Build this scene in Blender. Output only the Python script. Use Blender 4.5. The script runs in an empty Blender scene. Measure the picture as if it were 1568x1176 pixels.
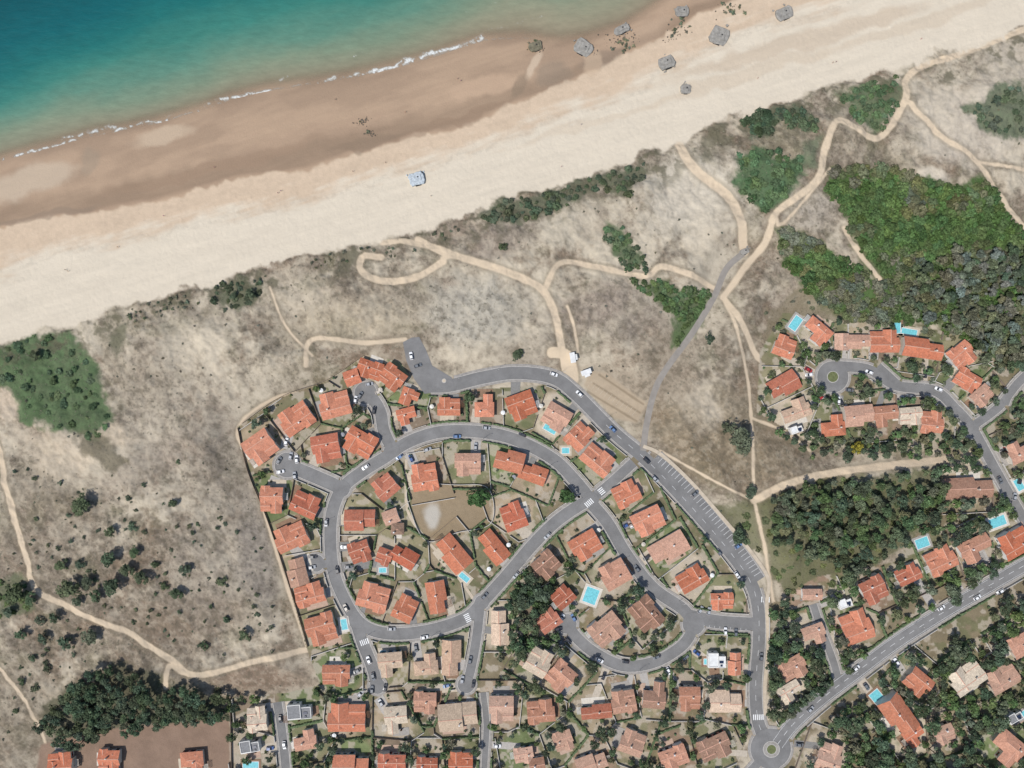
import bpy, math, random
import numpy as np
from mathutils import Vector, Matrix
S=0.35
random.seed(7); RS=np.random.RandomState(11)
scene=bpy.context.scene
def W(px,py): return ((px-784)*S,(588-py)*S)
def lin1(c):
    c=c/255.0
    return c/12.92 if c<=0.04045 else ((c+0.055)/1.055)**2.4
KA=0.75
def lin(r,g,b,k=None):
    k=KA if k is None else k
    return np.array([lin1(r)*k,lin1(g)*k,lin1(b)*k])
# ------------------------------------------------------------------ noise
_T={}
def vnoise(x,y,seed):
    if seed not in _T: _T[seed]=np.random.RandomState(seed).rand(256,256).astype(np.float32)
    T=_T[seed]
    xi=np.floor(x).astype(np.int32); yi=np.floor(y).astype(np.int32)
    fx=(x-xi).astype(np.float32); fy=(y-yi).astype(np.float32)
    fx=fx*fx*(3-2*fx); fy=fy*fy*(3-2*fy)
    x0=xi&255; x1=(xi+1)&255; y0=yi&255; y1=(yi+1)&255
    return (T[y0,x0]*(1-fx)+T[y0,x1]*fx)*(1-fy)+(T[y1,x0]*(1-fx)+T[y1,x1]*fx)*fy
def fbm(x,y,seed,sc,octv=4,gain=0.5):
    s=0;a=1;t=0
    for i in range(octv):
        s=s+a*vnoise(x/sc+17.3*i,y/sc+9.1*i,seed+i); t+=a; a*=gain; sc/=2.03
    return s/t
def sst(a,b,x):
    t=np.clip((x-a)/(b-a),0,1); return t*t*(3-2*t)
# ------------------------------------------------------------------ data (map coordinates, 0.35 m per unit)
SHORE=[(-9000,2900),(-100,272),(0,243),(75,222),(140,205),(215,190),(300,170),(350,150),(400,139),(470,128),(560,112),(620,97),(680,78),(740,60),(800,56),(860,64),(900,58),(950,42),(1000,14),(1040,-14),(1100,-45),(1568,-200),(10000,-3000)]
WETB=[(-9000,3010),(-100,370),(0,352),(150,320),(300,290),(450,262),(560,235),(640,210),(720,188),(790,158),(870,122),(940,96),(1000,62),(1060,26),(1120,-6),(1568,-140),(10000,-2900)]
DUNE=[(-9000,3200),(-100,552),(0,527),(100,497),(200,468),(300,440),(410,412),(520,378),(620,362),(700,338),(760,312),(830,292),(900,270),(985,243),(1040,222),(1100,190),(1150,172),(1230,150),(1300,128),(1400,98),(1480,76),(1568,48),(1700,5),(10000,-2600)]
def curve(c,x):
    a=np.array(c,float); return np.interp(x,a[:,0],a[:,1])
def smooth_poly(pts,step=4.0,closed=False):
    P=[np.array(p,float) for p in pts]
    if closed: P=[P[-1]]+P+[P[0],P[1]]
    else: P=[2*P[0]-P[1]]+P+[2*P[-1]-P[-2]]
    out=[]
    for i in range(1,len(P)-2):
        p0,p1,p2,p3=P[i-1:i+3]
        n=max(2,int(np.linalg.norm(p2-p1)/step))
        for k in range(n):
            t=k/n
            out.append(0.5*((2*p1)+(-p0+p2)*t+(2*p0-5*p1+4*p2-p3)*t*t+(-p0+3*p1-3*p2+p3)*t**3))
    out.append(P[-2])
    return np.array(out)
ROADS=[
 ([(655,592),(690,590),(740,578),(790,571),(845,578),(880,602),(940,662),(985,700),(1030,745),(1080,800),(1120,848),(1146,885),(1160,925),(1162,980),(1157,1050),(1160,1100),(1168,1125)],19),
 ([(905,765),(880,735),(850,705),(810,682),(770,667),(720,660),(670,662),(625,677),(590,700),(555,722),(525,747),(510,780),(506,820),(510,870),(524,910),(548,950),(578,967),(620,970),(670,962),(715,945),(742,918),(775,882),(815,835),(850,800),(885,775),(905,765)],18),
 ([(905,765),(935,740),(970,708)],15),
 ([(900,765),(930,800),(960,850),(1000,900),(1045,932),(1062,955)],18),
 ([(1055,945),(1058,968),(1040,992),(1000,1014),(955,1019),(915,1002),(885,978),(868,955)],17),
 ([(1050,942),(1100,952),(1162,956)],20),
 ([(522,747),(498,736),(465,722),(440,712)],20),
 ([(602,690),(588,660),(583,632),(572,612),(560,600)],18),
 ([(543,945),(556,985),(570,1020),(578,1052)],18),
 ([(735,930),(730,975),(722,1020),(714,1050)],14),
 ([(1282,560),(1330,566),(1372,590),(1430,598),(1462,625),(1488,655),(1520,712),(1550,765),(1590,830),(1640,890)],15),
 ([(1486,655),(1530,622),(1560,585),(1610,540)],13),
 ([(1190,1140),(1215,1108),(1260,1068),(1310,1030),(1370,985),(1440,940),(1500,905),(1568,866),(1640,830),(1750,770)],21),
 ([(1245,925),(1258,965),(1275,1010),(1285,1045)],11),
 ([(425,1075),(432,1120),(438,1180),(440,1250)],13),
 ([(1180,1145),(1188,1200),(1195,1300)],17),
 ([(1178,1150),(1150,1180),(1110,1230)],13),
 ([(1345,560),(1380,592)],10),
 ([(1540,620),(1552,590)],8),
 ([(740,1060),(745,1110),(742,1176),(744,1240)],9),
 ([(488,865),(508,862)],12),
 ([(985,690),(990,650),(1002,600),(1020,565),(1060,510),(1093,455),(1112,412),(1140,386)],9.5),
 ([(1004,700),(1047,742),(1097,800),(1136,848),(1163,888)],17),
]
NOKERB={21}
DISKS=[((1180,1146),31),((1275,577),24),((560,602),17),((440,712),19),((868,955),15),((1062,955),17),((714,1048),13),((578,1050),12),((904,766),13),((523,748),13),((600,690),12),((545,950),12),((738,922),11),((1487,656),12),((484,862),13),((1285,1046),9)]
CARPARK=[(617,524),(630,517),(642,516),(652,535),(662,560),(692,578),(696,598),(650,603),(634,580),(622,552)]
# houses: x y w h ang type
HT='''568 566 34 26 -20 o;603 578 30 28 -35 o;541 578 22 22 20 o;515 620 38 34 15 o;456 641 40 34 35 o;627 608 26 28 70 o;624 636 28 26 15 o;402 683 36 38 35 o;502 684 34 36 10 r;553 677 38 32 -30 o;420 763 28 34 0 o;470 772 34 30 -25 r;448 821 40 32 25 o;553 795 38 26 0 r;592 745 28 30 40 r;651 730 32 36 10 o;717 709 32 30 0 p;688 623 28 24 0 o;742 622 24 30 0 o;798 620 34 34 20 o;852 638 32 32 -30 p;886 668 26 34 -45 o;914 704 40 30 -40 o;780 704 36 26 -15 o;816 724 34 22 -20 o;787 790 28 36 20 r;755 836 24 42 40 o;694 846 46 28 -50 o;620 850 38 26 -30 r;670 912 24 40 10 o;573 912 38 34 -15 o;621 930 26 34 -25 o;553 843 26 28 20 r;457 874 24 34 15 p;477 908 36 28 15 o;494 960 36 38 15 o;958 755 32 30 25 o;990 795 38 32 25 o;1022 838 48 28 30 p;1058 884 36 28 30 o;1103 918 28 22 0 o;895 832 36 32 30 o;940 877 34 34 30 p;836 862 30 30 40 d;862 912 26 26 40 r;988 938 40 34 -50 d;928 960 40 34 40 p;840 948 28 26 35 r;824 1010 30 36 -30 b;858 1032 32 36 -40 p;766 958 22 42 0 b;600 1012 30 32 5 b;653 1015 30 28 5 b;692 1004 24 44 0 b;517 1030 34 28 0 o;533 1096 46 38 0 o;608 1097 28 36 5 b;652 1072 28 28 0 p;702 1094 48 34 5 b;768 1080 30 36 0 p;828 1086 34 30 5 p;470 1130 28 26 10 p;461 1088 32 26 5 g;398 1096 24 32 5 b;386 1140 26 22 10 g;100 1163 30 28 5 o;172 1161 26 30 0 o;298 1163 28 30 5 o;540 1166 44 26 0 o;602 1165 34 28 0 r;655 1168 26 22 0 r;706 1163 30 26 0 o;802 1152 30 26 10 p;822 1166 24 20 10 d;912 1086 38 18 5 r;953 1070 30 30 10 p;1000 1062 28 36 -5 d;1053 1064 26 32 0 p;1108 1070 40 28 0 b;1095 1010 30 32 0 w;1122 1013 20 34 0 o;966 1134 30 32 -20 p;1030 1156 34 28 20 p;1092 1140 40 30 25 d;862 1130 24 26 20 p;905 1164 38 22 20 p;1198 532 26 28 -20 o;1247 508 34 26 -40 o;1197 590 38 26 30 r;1215 628 38 28 20 b;1216 658 20 16 20 w;1272 652 30 28 5 o;1310 524 40 22 0 p;1350 524 36 30 0 o;1407 534 50 24 -8 o;1285 524 22 26 0 p;1310 636 36 26 5 p;1352 636 30 28 5 p;1390 636 30 26 5 b;1422 646 30 32 -5 o;1468 544 30 30 40 o;1476 582 36 28 -30 o;1498 606 30 26 40 p;1555 690 32 28 25 p;1478 746 60 26 3 d;1436 856 36 32 25 o;1488 838 40 30 25 p;1547 830 38 34 30 o;1386 878 30 24 25 r;1332 900 30 32 25 r;1308 958 36 42 20 o;1290 922 22 20 20 w;1240 908 28 16 0 p;1210 1020 36 28 30 p;1206 1056 30 24 30 b;1400 1040 32 30 -40 o;1474 1034 42 34 35 b;1530 1036 38 32 30 p;1370 1090 34 56 35 o;1395 1122 28 28 35 o;1555 985 26 30 30 p;1536 1140 40 38 -40 p;1266 1155 30 36 -20 p;1243 968 28 26 20 p;1548 1095 24 20 30 g;1440 1120 26 24 20 p;1600 720 34 30 20 o;1610 640 30 30 0 o;1600 960 34 30 25 o;1610 1060 34 30 25 p;-30 1160 30 30 0 o;1600 780 30 30 0 r;560 1215 34 26 0 o;700 1220 34 26 0 o;820 1225 34 26 0 o;950 1220 34 26 0 p;1330 1225 34 26 0 o;1450 1215 34 26 0 p;600 790 24 22 20 p;590 850 22 26 -20 r;610 808 20 18 0 d'''
HOUSES=[]
for h in HT.split(';'):
    a=h.split(); HOUSES.append((float(a[0]),float(a[1]),float(a[2]),float(a[3]),float(a[4]),a[5]))
_H=[]
for i,h in enumerate(HOUSES):
    k=1.24
    for j,g in enumerate(HOUSES):
        if j==i: continue
        dd_=math.hypot(h[0]-g[0],h[1]-g[1]); k=min(k,dd_*1.0/(.25*(h[2]+h[3]+g[2]+g[3])+1e-6))
    k=max(1.0,k); 
    if h[2]*h[3]<500: k=min(k,1.08)
    _H.append((h[0],h[1],h[2]*k,h[3]*k,h[4],h[5]))
HOUSES=_H
HXY=np.array([[h[0],h[1]] for h in HOUSES])
URB=[[(365,655),(430,610),(500,585),(560,545),(612,555),(640,600),(700,600),(845,590),(885,618),(985,705),(1075,805),(1140,890),(1152,960),(1150,1110),(1100,1240),(350,1260),(352,1070),(440,1062),(492,1050),(470,990),(445,900),(410,790),(375,700)],
 [(1175,930),(1250,885),(1370,862),(1420,800),(1440,730),(1500,720),(1600,680),(1700,700),(1700,1260),(1200,1260),(1180,1100)],
 [(1165,540),(1200,480),(1290,495),(1400,500),(1500,520),(1600,560),(1640,700),(1500,690),(1440,685),(1250,682),(1160,630)]]
SOIL=[(62,1140),(160,1116),(352,1100),(354,1260),(40,1260)]
PARKTAN=[(893,590),(905,566),(930,572),(990,618),(975,648),(940,640)]
TRAILS=[([(-60,640),(0,675),(20,740),(35,800),(50,860),(65,900),(130,935),(200,965),(260,1002),(310,1028),(400,1008),(470,995),(545,985)],4),
([(310,1028),(285,1022),(265,1015),(262,1045)],3.6),
([(680,398),(690,390),(670,382),(620,370),(585,372)],4),([(555,395),(552,410),(565,424),(595,432),(640,425),(680,402)],4.8),
([(585,395),(560,392)],4.5),
([(640,368),(680,388),(720,400),(780,420),(830,445),(850,485),(858,525),(868,575)],5.2),
([(832,447),(858,404),(910,410),(985,425),(1010,410),(1060,425),(1095,442)],3.8),
([(868,470),(878,500),(885,540)],1.5),
([(1040,222),(1060,260),(1110,300),(1130,340),(1140,385)],6.5),
([(1108,455),(1140,410),(1170,372),(1183,330),(1215,305),(1245,278),(1258,230),(1275,190),(1305,200),(1338,215),(1365,188),(1383,150),(1385,125),(1410,103),(1480,80),(1568,45),(1700,0)],4.6),
([(1108,455),(1140,510),(1163,550),(1200,570),(1250,572)],4),
([(1385,160),(1440,215),(1490,250),(1530,310),(1575,370)],3.2),([(1490,250),(1568,262)],2.4),
([(1285,352),(1305,385),(1340,430)],3),
([(1183,330),(1195,345),(1265,262)],1.6),
([(1110,460),(1140,560),(1150,640),(1152,760),(1170,840),(1185,925)],2),
([(1152,765),(1200,740),(1280,722),(1400,708),(1470,700),(1500,690)],5),
([(1150,640),(1200,660),(1240,690)],1.8),([(1010,690),(1100,740),(1152,765)],1.6),
([(475,600),(420,610),(365,655),(385,720),(440,900),(470,990)],2),
([(0,1015),(50,1080),(70,1140)],2),([(470,560),(480,520),(560,525),(620,520)],3),
([(845,540),(868,545),(878,580),(870,590)],8),([(415,440),(440,500),(480,545)],1.4)]
GREENS=[ # polygon, colour, strength
([(-80,540),(0,530),(60,508),(110,515),(150,560),(170,610),(178,645),(155,672),(90,662),(50,650),(30,605),(0,590),(-80,600)],(92,114,78),.92),
([(120,655),(165,660),(197,712),(175,728),(140,700)],(120,112,92),.8),
([(325,440),(360,430),(405,430),(415,450),(390,472),(350,477),(320,465)],(98,104,80),.8),
([(168,500),(200,495),(208,530),(190,548)],(114,114,92),.75),
([(735,335),(760,312),(830,296),(900,275),(985,248),(990,266),(960,305),(920,290),(840,330),(790,345)],(104,108,86),.85),
([(930,345),(950,350),(985,400),(988,418),(950,412),(925,365)],(90,106,76),.92),
([(955,420),(1000,430),(1050,443),(1092,450),(1080,485),(1050,522),(1033,530),(1045,495),(1000,465)],(88,108,70),.88),
([(1118,240),(1170,230),(1222,245),(1222,290),(1200,312),(1168,328),(1135,300)],(84,110,76),.92),
([(1282,150),(1320,132),(1372,114),(1390,140),(1370,180),(1340,210),(1310,185)],(94,114,80),.85),
([(1265,262),(1370,258),(1440,290),(1500,278),(1570,370),(1680,400),(1680,560),(1568,560),(1400,490),(1340,495),(1280,482),(1225,445),(1193,405),(1188,350),(1225,358),(1285,400),(1325,425),(1295,350),(1262,300)],(80,104,58),.97),
([(1465,170),(1520,138),(1600,140),(1600,225),(1520,215)],(94,108,82),.85),
([(0,885),(50,890),(62,925),(30,945),(0,940)],(98,108,80),.7),
([(1075,770),(1165,760),(1250,735),(1440,715),(1445,770),(1430,815),(1370,845),(1290,890),(1200,910),(1165,850),(1120,835)],(104,106,74),.8),
([(1170,480),(1230,440),(1290,480),(1500,510),(1600,560),(1600,700),(1500,680),(1440,690),(1230,690),(1160,640),(1165,540)],(130,120,96),.6),
([(60,1080),(120,1040),(180,1010),(260,1030),(352,1062),(352,1100),(190,1125),(100,1150)],(92,92,72),.8),
([(-80,700),(0,700),(20,760),(0,800),(-80,800)],(115,115,95),.5),
([(795,870),(850,880),(855,990),(800,1010),(780,940)],(95,95,70),.8),
([(1140,180),(1165,172),(1185,185),(1178,205),(1150,208)],(82,100,76),.9),
([(1185,172),(1225,168),(1250,190),(1244,205),(1205,198)],(84,102,78),.85),
([(1225,205),(1252,215),(1245,270),(1222,262)],(104,118,92),.65),
([(1200,360),(1240,372),(1300,420),(1290,470),(1240,450),(1205,405)],(104,116,72),.8)]
BLOBS=[ # x y rx ry ang(deg) rgb strength
(1055,300,85,62,20,(214,203,183),.85),(300,520,75,55,0,(210,197,174),.55),(95,690,60,30,-15,(210,193,168),.75),(1085,620,55,42,0,(204,190,167),.85),
(460,455,65,42,0,(212,198,174),.65),(560,490,100,35,8,(204,188,162),.6),(720,480,75,50,-15,(176,171,158),.65),(1090,380,40,70,0,(200,188,167),.6),
(1470,200,80,60,0,(206,194,176),.7),(1400,170,50,50,0,(200,188,168),.55),(180,665,40,18,-20,(210,192,166),.8),(20,615,35,30,0,(210,192,168),.75),
(250,640,60,120,15,(180,168,150),.45),(960,480,60,60,0,(154,143,128),.55),(760,370,60,30,20,(142,128,116),.65),(905,470,60,30,20,(142,128,116),.65),(985,500,40,24,20,(136,124,112),.6),
(810,540,60,25,0,(150,139,124),.55),(690,360,50,16,20,(164,149,131),.55),(1000,560,25,60,10,(146,131,112),.55),(1030,560,36,60,0,(146,131,112),.6),
(1110,700,95,50,0,(138,122,98),.8),(1100,600,20,15,0,(122,112,94),.7),(960,600,60,30,-38,(152,134,112),.6),(1020,650,50,36,0,(146,130,106),.65),(1130,640,28,60,0,(140,126,104),.6),
(290,940,110,36,10,(138,122,104),.8),(400,1035,80,22,3,(138,118,100),.85),(60,800,80,90,0,(158,146,128),.4),(330,860,70,90,0,(158,147,132),.55),
(40,1080,60,90,0,(142,130,112),.55),(1235,325,42,30,0,(188,178,162),.6),(1205,440,35,40,0,(168,156,138),.6),(1420,272,26,12,-30,(216,204,184),.85),
(1540,110,70,46,20,(202,190,171),.65),(345,690,50,110,15,(156,145,130),.5),(400,850,28,90,12,(138,129,120),.65),(220,720,90,30,30,(144,130,116),.5),
(420,570,70,30,20,(192,179,157),.5),(1150,680,70,60,0,(148,134,112),.55),(1230,870,50,40,0,(150,132,108),.5),(130,640,40,14,-35,(128,120,98),.5),(60,620,50,14,-50,(78,100,62),.6),(95,590,40,10,-60,(78,100,64),.5),(30,560,50,8,-20,(110,126,90),.6),
(180,535,20,60,10,(148,136,116),.5),(600,560,60,16,20,(142,128,110),.5),(420,500,24,40,0,(152,142,124),.45),(1185,210,50,40,0,(150,140,116),.55),(900,340,60,40,20,(198,187,166),.5),(800,470,30,24,0,(180,171,154),.5),
(480,500,60,24,12,(158,146,124),.4),(620,460,60,30,10,(166,156,138),.45),(90,760,70,30,-30,(150,136,116),.45),(230,590,40,40,0,(160,148,128),.4),(1380,240,40,18,-20,(170,158,138),.45),(1300,215,30,24,0,(170,156,134),.45),(1250,120,60,10,17,(158,148,124),.5)]
POOLS=[(842,657,22,9,-30),(905,912,26,22,70),(1218,495,14,24,-35),(1374,502,10,18,0),(1392,508,26,9,-10),(1527,799,28,16,20),(1412,831,22,16,20),(1345,1070,18,30,40),(587,1006,10,22,0),(683,1018,9,20,0),(1562,1096,22,10,30),(1087,1013,20,9,0),(711,884,18,9,-40),(527,956,10,18,10),(586,873,12,8,0),(384,1171,26,10,0),(866,690,12,9,0),(1560,742,12,20,30),(868,1040,8,8,0)]
# ------------------------------------------------------------------ grid
def axis(lo,hi,step,far):
    core=list(np.arange(lo,hi,step)); a=[];s=step;x=lo
    while x>lo-far: s*=1.17; x-=s; a.append(x)
    b=[];s=step;x=core[-1]
    while x<hi+far: s*=1.17; x+=s; b.append(x)
    return np.array(a[::-1]+core+b)
gx=axis(-60,1630,1.5,9000); gy=axis(-60,1238,1.5,9000)
X,Y=np.meshgrid(gx,gy)
nx,ny=len(gx),len(gy)
WX=X+14*(fbm(X,Y,100,40,4)-.5)*2; WY=Y+14*(fbm(X,Y,120,40,4)-.5)*2
def win(pts,m,ax=gx,ay=gy):
    p=np.array(pts,float)
    x0=np.searchsorted(ax,p[:,0].min()-m);x1=np.searchsorted(ax,p[:,0].max()+m)
    y0=np.searchsorted(ay,p[:,1].min()-m);y1=np.searchsorted(ay,p[:,1].max()+m)
    return slice(y0,y1),slice(x0,x1)
def segd(x,y,a,b):
    dx,dy=b[0]-a[0],b[1]-a[1]; L=dx*dx+dy*dy+1e-9
    t=np.clip(((x-a[0])*dx+(y-a[1])*dy)/L,0,1)
    return np.hypot(x-a[0]-t*dx,y-a[1]-t*dy)
def polyline_field(F,xs,ys,pts,m,ax=gx,ay=gy):
    for a,b in zip(pts[:-1],pts[1:]):
        w=win([a,b],m,ax,ay)
        if F[w].size: F[w]=np.minimum(F[w],segd(xs[w],ys[w],a,b))
def inside(x,y,poly):
    c=np.zeros(np.shape(x),bool); n=len(poly)
    for i in range(n):
        x1,y1=poly[i];x2,y2=poly[(i+1)%n]
        if y1==y2: continue
        cond=((y1>y)!=(y2>y))&(x<(x2-x1)*(y-y1)/(y2-y1)+x1)
        c^=cond
    return c
def poly_sd(xs,ys,poly,m):
    w=win(poly,m+20); x=xs[w];y=ys[w]
    d=np.full(x.shape,1e6)
    n=len(poly)
    for i in range(n): d=np.minimum(d,segd(x,y,poly[i],poly[(i+1)%n]))
    return w,np.where(inside(x,y,poly),d,-d)
shw=(fbm(X,Y,31,60,3)-.5)*10
ys_=curve(SHORE,X)+shw*.6; yb_=curve(WETB,X)+(fbm(X,Y,41,70,3)-.5)*20; yd_=curve(DUNE,X)+(fbm(X,Y,51,34,5,.6)-.5)*44
ca,sa=math.cos(math.radians(18)),math.sin(math.radians(18))
U=X*ca-Y*sa; V=X*sa+Y*ca
C=np.zeros((ny,nx,3)); VEG=np.zeros((ny,nx))
def mixin(w,col,f):
    f=f[...,None]; C[w]=C[w]*(1-f)+np.asarray(col)*f
ALL=(slice(None),slice(None))
# dunes base
n1=fbm(X,Y,1,120,5,.6); n2=fbm(X,Y,11,22,5,.65); n3=fbm(U*.5,V,21,9,4,.7); n6=fbm(X,Y,91,6.5,3,.75)
vg=sst(.36,.62,n1*.42+n2*.38+n3*.2)
A=lin(206,193,170);B=lin(140,127,110)
C[:]=A*(1-vg[...,None])+B*vg[...,None]
VEG[:]=.15+.65*vg
hue=fbm(X,Y,61,50,3); mixin(ALL,lin(144,120,98),sst(.48,.7,hue)*.45*vg); mixin(ALL,lin(118,118,88),sst(.54,.76,fbm(X,Y,66,36,4))*.45*vg)
for bx,by,rx,ry,an,c,s in BLOBS:
    w=win([(bx-rx*1.6-ry,by-ry*1.6-rx),(bx+rx*1.6+ry,by+ry*1.6+rx)],30)
    t=math.radians(-an); x=WX[w]-bx;y=WY[w]-by
    xr=(x*math.cos(t)+y*math.sin(t))/rx; yr=(-x*math.sin(t)+y*math.cos(t))/ry
    f=sst(1.35,.55,np.hypot(xr,yr)+.7*(n2[w]-.5))*s
    base=lin(*c); mixin(w,base*(0.74+.52*n3[w][...,None]),f)
    lum=sum(c)/3
    VEG[w]=VEG[w]*(1-f)+f*(.12 if lum>180 else .6)
# fine scrub mottling
mixin(ALL,lin(108,100,84),sst(.53,.68,n6)*np.clip(VEG*.85,0,.55)); mixin(ALL,lin(214,201,178),sst(.47,.33,n6)*.22*(VEG<.8))
for poly,c,s in GREENS:
    w,sd=poly_sd(WX,WY,poly,20)
    f=sst(-5,7,sd+34*(n2[w]-.5))*s
    mixin(w,lin(*c)*(.4+.7*n2[w][...,None]+.5*n6[w][...,None]),f)
    VEG[w]=VEG[w]*(1-f)+f*.7
fd=(Y-yd_)
edge=sst(0,6,fd)*sst(70,20,fd)*sst(.48,.62,fbm(X,Y,71,22,5,.65))
mixin(ALL,lin(108,104,84)*(.7+.6*n6[...,None]),edge*.8)
# trails
TR=np.full((ny,nx),1e3)
wob=(fbm(X,Y,81,12,3)-.5)*2.4
for pts,hw in TRAILS:
    P=smooth_poly(pts,6)
    F=np.full((ny,nx),1e3); polyline_field(F,X,Y,P,18)
    w=win(P,20); TR[w]=np.minimum(TR[w],F[w]-hw)
mixin(ALL,lin(136,124,104)*(.8+.4*n6[...,None]),sst(7,1.5,TR+wob)*.42*(fd>8))
f=sst(1.3,-.7,TR+wob)
mixin(ALL,lin(219,199,171)*(.92+.16*n3[...,None]),f*.96); VEG*=(1-f*.97)
# beach
be=sst(2,-5,fd)
st=fbm(U*.16,V,201,9,4,.6); ft=fbm(X,Y,211,5,3,.7); st2=fbm(U*.04,V,205,4,3,.7)
dry=lin(226,213,191)*(.88+.12*st[...,None]+.07*st2[...,None]+.04*ft[...,None])
tt=np.clip((Y-yb_)/(yd_-yb_),0,1)
pink=lin(216,193,166)*(.84+.2*ft[...,None]+.12*st[...,None])
dryc=pink+(dry-pink)*sst(.18,.42,tt+(st-.5)*.35+(fbm(X,Y,215,18,2)-.5)*.12)[...,None]
dryc=dryc*(1-.12*(sst(.05,.0,np.abs(tt-.34-(fbm(U,V,217,30,3)-.5)*.12))*sst(.4,.6,ft))[...,None])
tw=np.clip((Y-ys_)/(yb_-ys_),0,1)
wet1=lin(168,144,121);wet2=lin(193,166,139)
wn=sst(.35,.65,fbm(U*.35,V,221,26,3))
wet=wet1+(wet2-wet1)*np.clip(.12+.5*wn+.35*tw,0,1)[...,None]
wet=wet*(.92+.10*st2[...,None]+.07*fbm(U,V*2.2,227,7,3,.6)[...,None])
fing=fbm(U,V*.25,231,16,3)
damp=sst(.58,.8,tw+.15*(fing-.5))*sst(1.0,.93,tw)
wet=wet*(1-.22*damp[...,None]-.10*sst(.12,.0,tw)[...,None])
step=sst(-3,3,(Y-yb_)+16*(fing-.5))
bc=wet*(1-step[...,None])+dryc*step[...,None]
C=C*(1-be[...,None])+bc*be[...,None]
VEG*=(1-be)
for bx,by,rx,ry,an,c,s in [(40,275,75,22,14,(207,188,164),.7),(245,205,52,13,12,(206,184,158),.75),(745,128,60,17,14,(203,174,146),.7),(850,110,26,22,0,(150,134,116),.55),(925,85,40,12,20,(150,132,114),.6),
      (560,215,60,9,16,(146,126,106),.65),(130,245,16,24,0,(162,146,126),.5),(800,125,9,30,-20,(146,128,108),.6),(690,185,110,8,17,(156,132,110),.6),(420,225,180,16,18,(176,150,126),.4),(330,255,180,10,14,(160,135,112),.5),(60,330,90,7,12,(150,132,114),.55),(1000,45,40,14,25,(190,165,140),.4),
      (1230,60,220,14,17,(200,178,152),.5),(1150,110,160,10,18,(208,188,162),.45),(900,190,120,7,18,(208,188,162),.35),(1420,30,160,10,17,(204,184,158),.4),(820,90,8,22,-20,(214,192,166),.8),(905,95,10,24,-15,(205,180,152),.6)]:
    w=win([(bx-rx*1.6-ry,by-ry*1.6-rx),(bx+rx*1.6+ry,by+ry*1.6+rx)],30)
    t=math.radians(-an); x=WX[w]-bx;y=WY[w]-by
    f=sst(1.25,.65,np.hypot((x*math.cos(t)+y*math.sin(t))/rx,(-x*math.sin(t)+y*math.cos(t))/ry)+.4*(n2[w]-.5))*s
    mixin(w,lin(*c),f)
# urban gardens
pal=[(180,162,136),(138,136,104),(122,132,92),(194,180,158),(162,138,116),(150,142,112),(172,156,130),(132,126,98),(140,124,106)]
gt=np.array([lin(*pal[i]) for i in RS.randint(0,len(pal),len(HOUSES))])*(RS.rand(len(HOUSES),1)*.3+.85)
for poly in URB:
    w,sd=poly_sd(X,Y,poly,6)
    m=sd>-1.5
    x=X[w][m];y=Y[w][m]; best=np.full(x.shape,1e9);idx=np.zeros(x.shape,int)
    for i,(hx,hy) in enumerate(HXY):
        d=(x-hx)**2+(y-hy)**2; q=d<best; best[q]=d[q]; idx[q]=i
    bd=np.sqrt(best)
    wild=lin(138,126,102)
    col=gt[idx]*(1-sst(30,44,bd))[:,None]+wild*sst(30,44,bd)[:,None]
    nn=n2[w][m]; n5=fbm(x,y,301,7,3,.7)
    col=col*(.62+.5*nn+.3*n5)[:,None]
    g=sst(.5,.68,fbm(x,y,311,13,3))[:,None]*.45
    col=col*(1-g)+lin(100,112,72)*(.7+.6*n5)[:,None]*g
    g=sst(.52,.6,fbm(x,y,321,11,3))[:,None]*.65
    col=col*(1-g)+lin(196,184,166)*g
    cw=C[w].copy(); cw[m]=col; C[w]=cw
    vw=VEG[w].copy(); vw[m]=.35; VEG[w]=vw
w,sd=poly_sd(X,Y,SOIL,6); f=sst(-2,3,sd+wob[w]); mixin(w,lin(150,126,108)*(.7+.4*n2[w][...,None]+.2*n6[w][...,None]),f); VEG[w]*=(1-f*.5)
w,sd=poly_sd(X,Y,PARKTAN,6); f=sst(-3,3,sd+wob[w]); mixin(w,lin(190,171,145)*(.85+.3*n3[w][...,None]),f*.9); VEG[w]*=(1-f*.8)
for k in range(3):
    pts=[(900+k*9,600-k*13),(975+k*5,645-k*13)]
    F=np.full((ny,nx),1e3); polyline_field(F,X,Y,pts,12); ww_=win(pts,12); f=sst(2.6,1.0,F[ww_]+wob[ww_]*.5); mixin(ww_,lin(140,124,100),f*.6)
field=[(628,745),(700,742),(748,748),(752,800),(700,815),(655,828),(632,790)]
w,sd=poly_sd(X,Y,field,6); f=sst(-1,2,sd); mixin(w,lin(158,140,114)*(.75+.3*n2[w][...,None]+.2*n6[w][...,None]),f)
w=win([(630,760),(690,825)],5); f=sst(1.2,.5,np.hypot((WX[w]-658)/15,(WY[w]-790)/24)); mixin(w,lin(206,200,188),f*.8)
# heights
RD=np.full((ny,nx),1e3)
RSM=[smooth_poly(p,6) for p,wd in ROADS]
for P,(p,wd) in zip(RSM,ROADS):
    F=np.full((ny,nx),1e3); polyline_field(F,X,Y,P,60); RD=np.minimum(RD,F-wd/2)
for (c,r) in DISKS:
    w=win([c],r+60); RD[w]=np.minimum(RD[w],np.hypot(X[w]-c[0],Y[w]-c[1])-r)
w,sd=poly_sd(X,Y,CARPARK,60); RD[w]=np.minimum(RD[w],-sd)
UD=np.full((ny,nx),-1e3)
for poly in URB+[SOIL,PARKTAN]:
    w,sd=poly_sd(X,Y,poly,70); UD[w]=np.maximum(UD[w],sd)
wildf=sst(9,45,RD)*sst(-6,-55,UD)
dune_h=(sst(5,60,fd))*wildf*(1.0+7.5*np.clip(fbm(X,Y,401,75,4,.5)-.3,0,1)+2.2*fbm(X,Y,411,16,4,.55))
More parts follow.
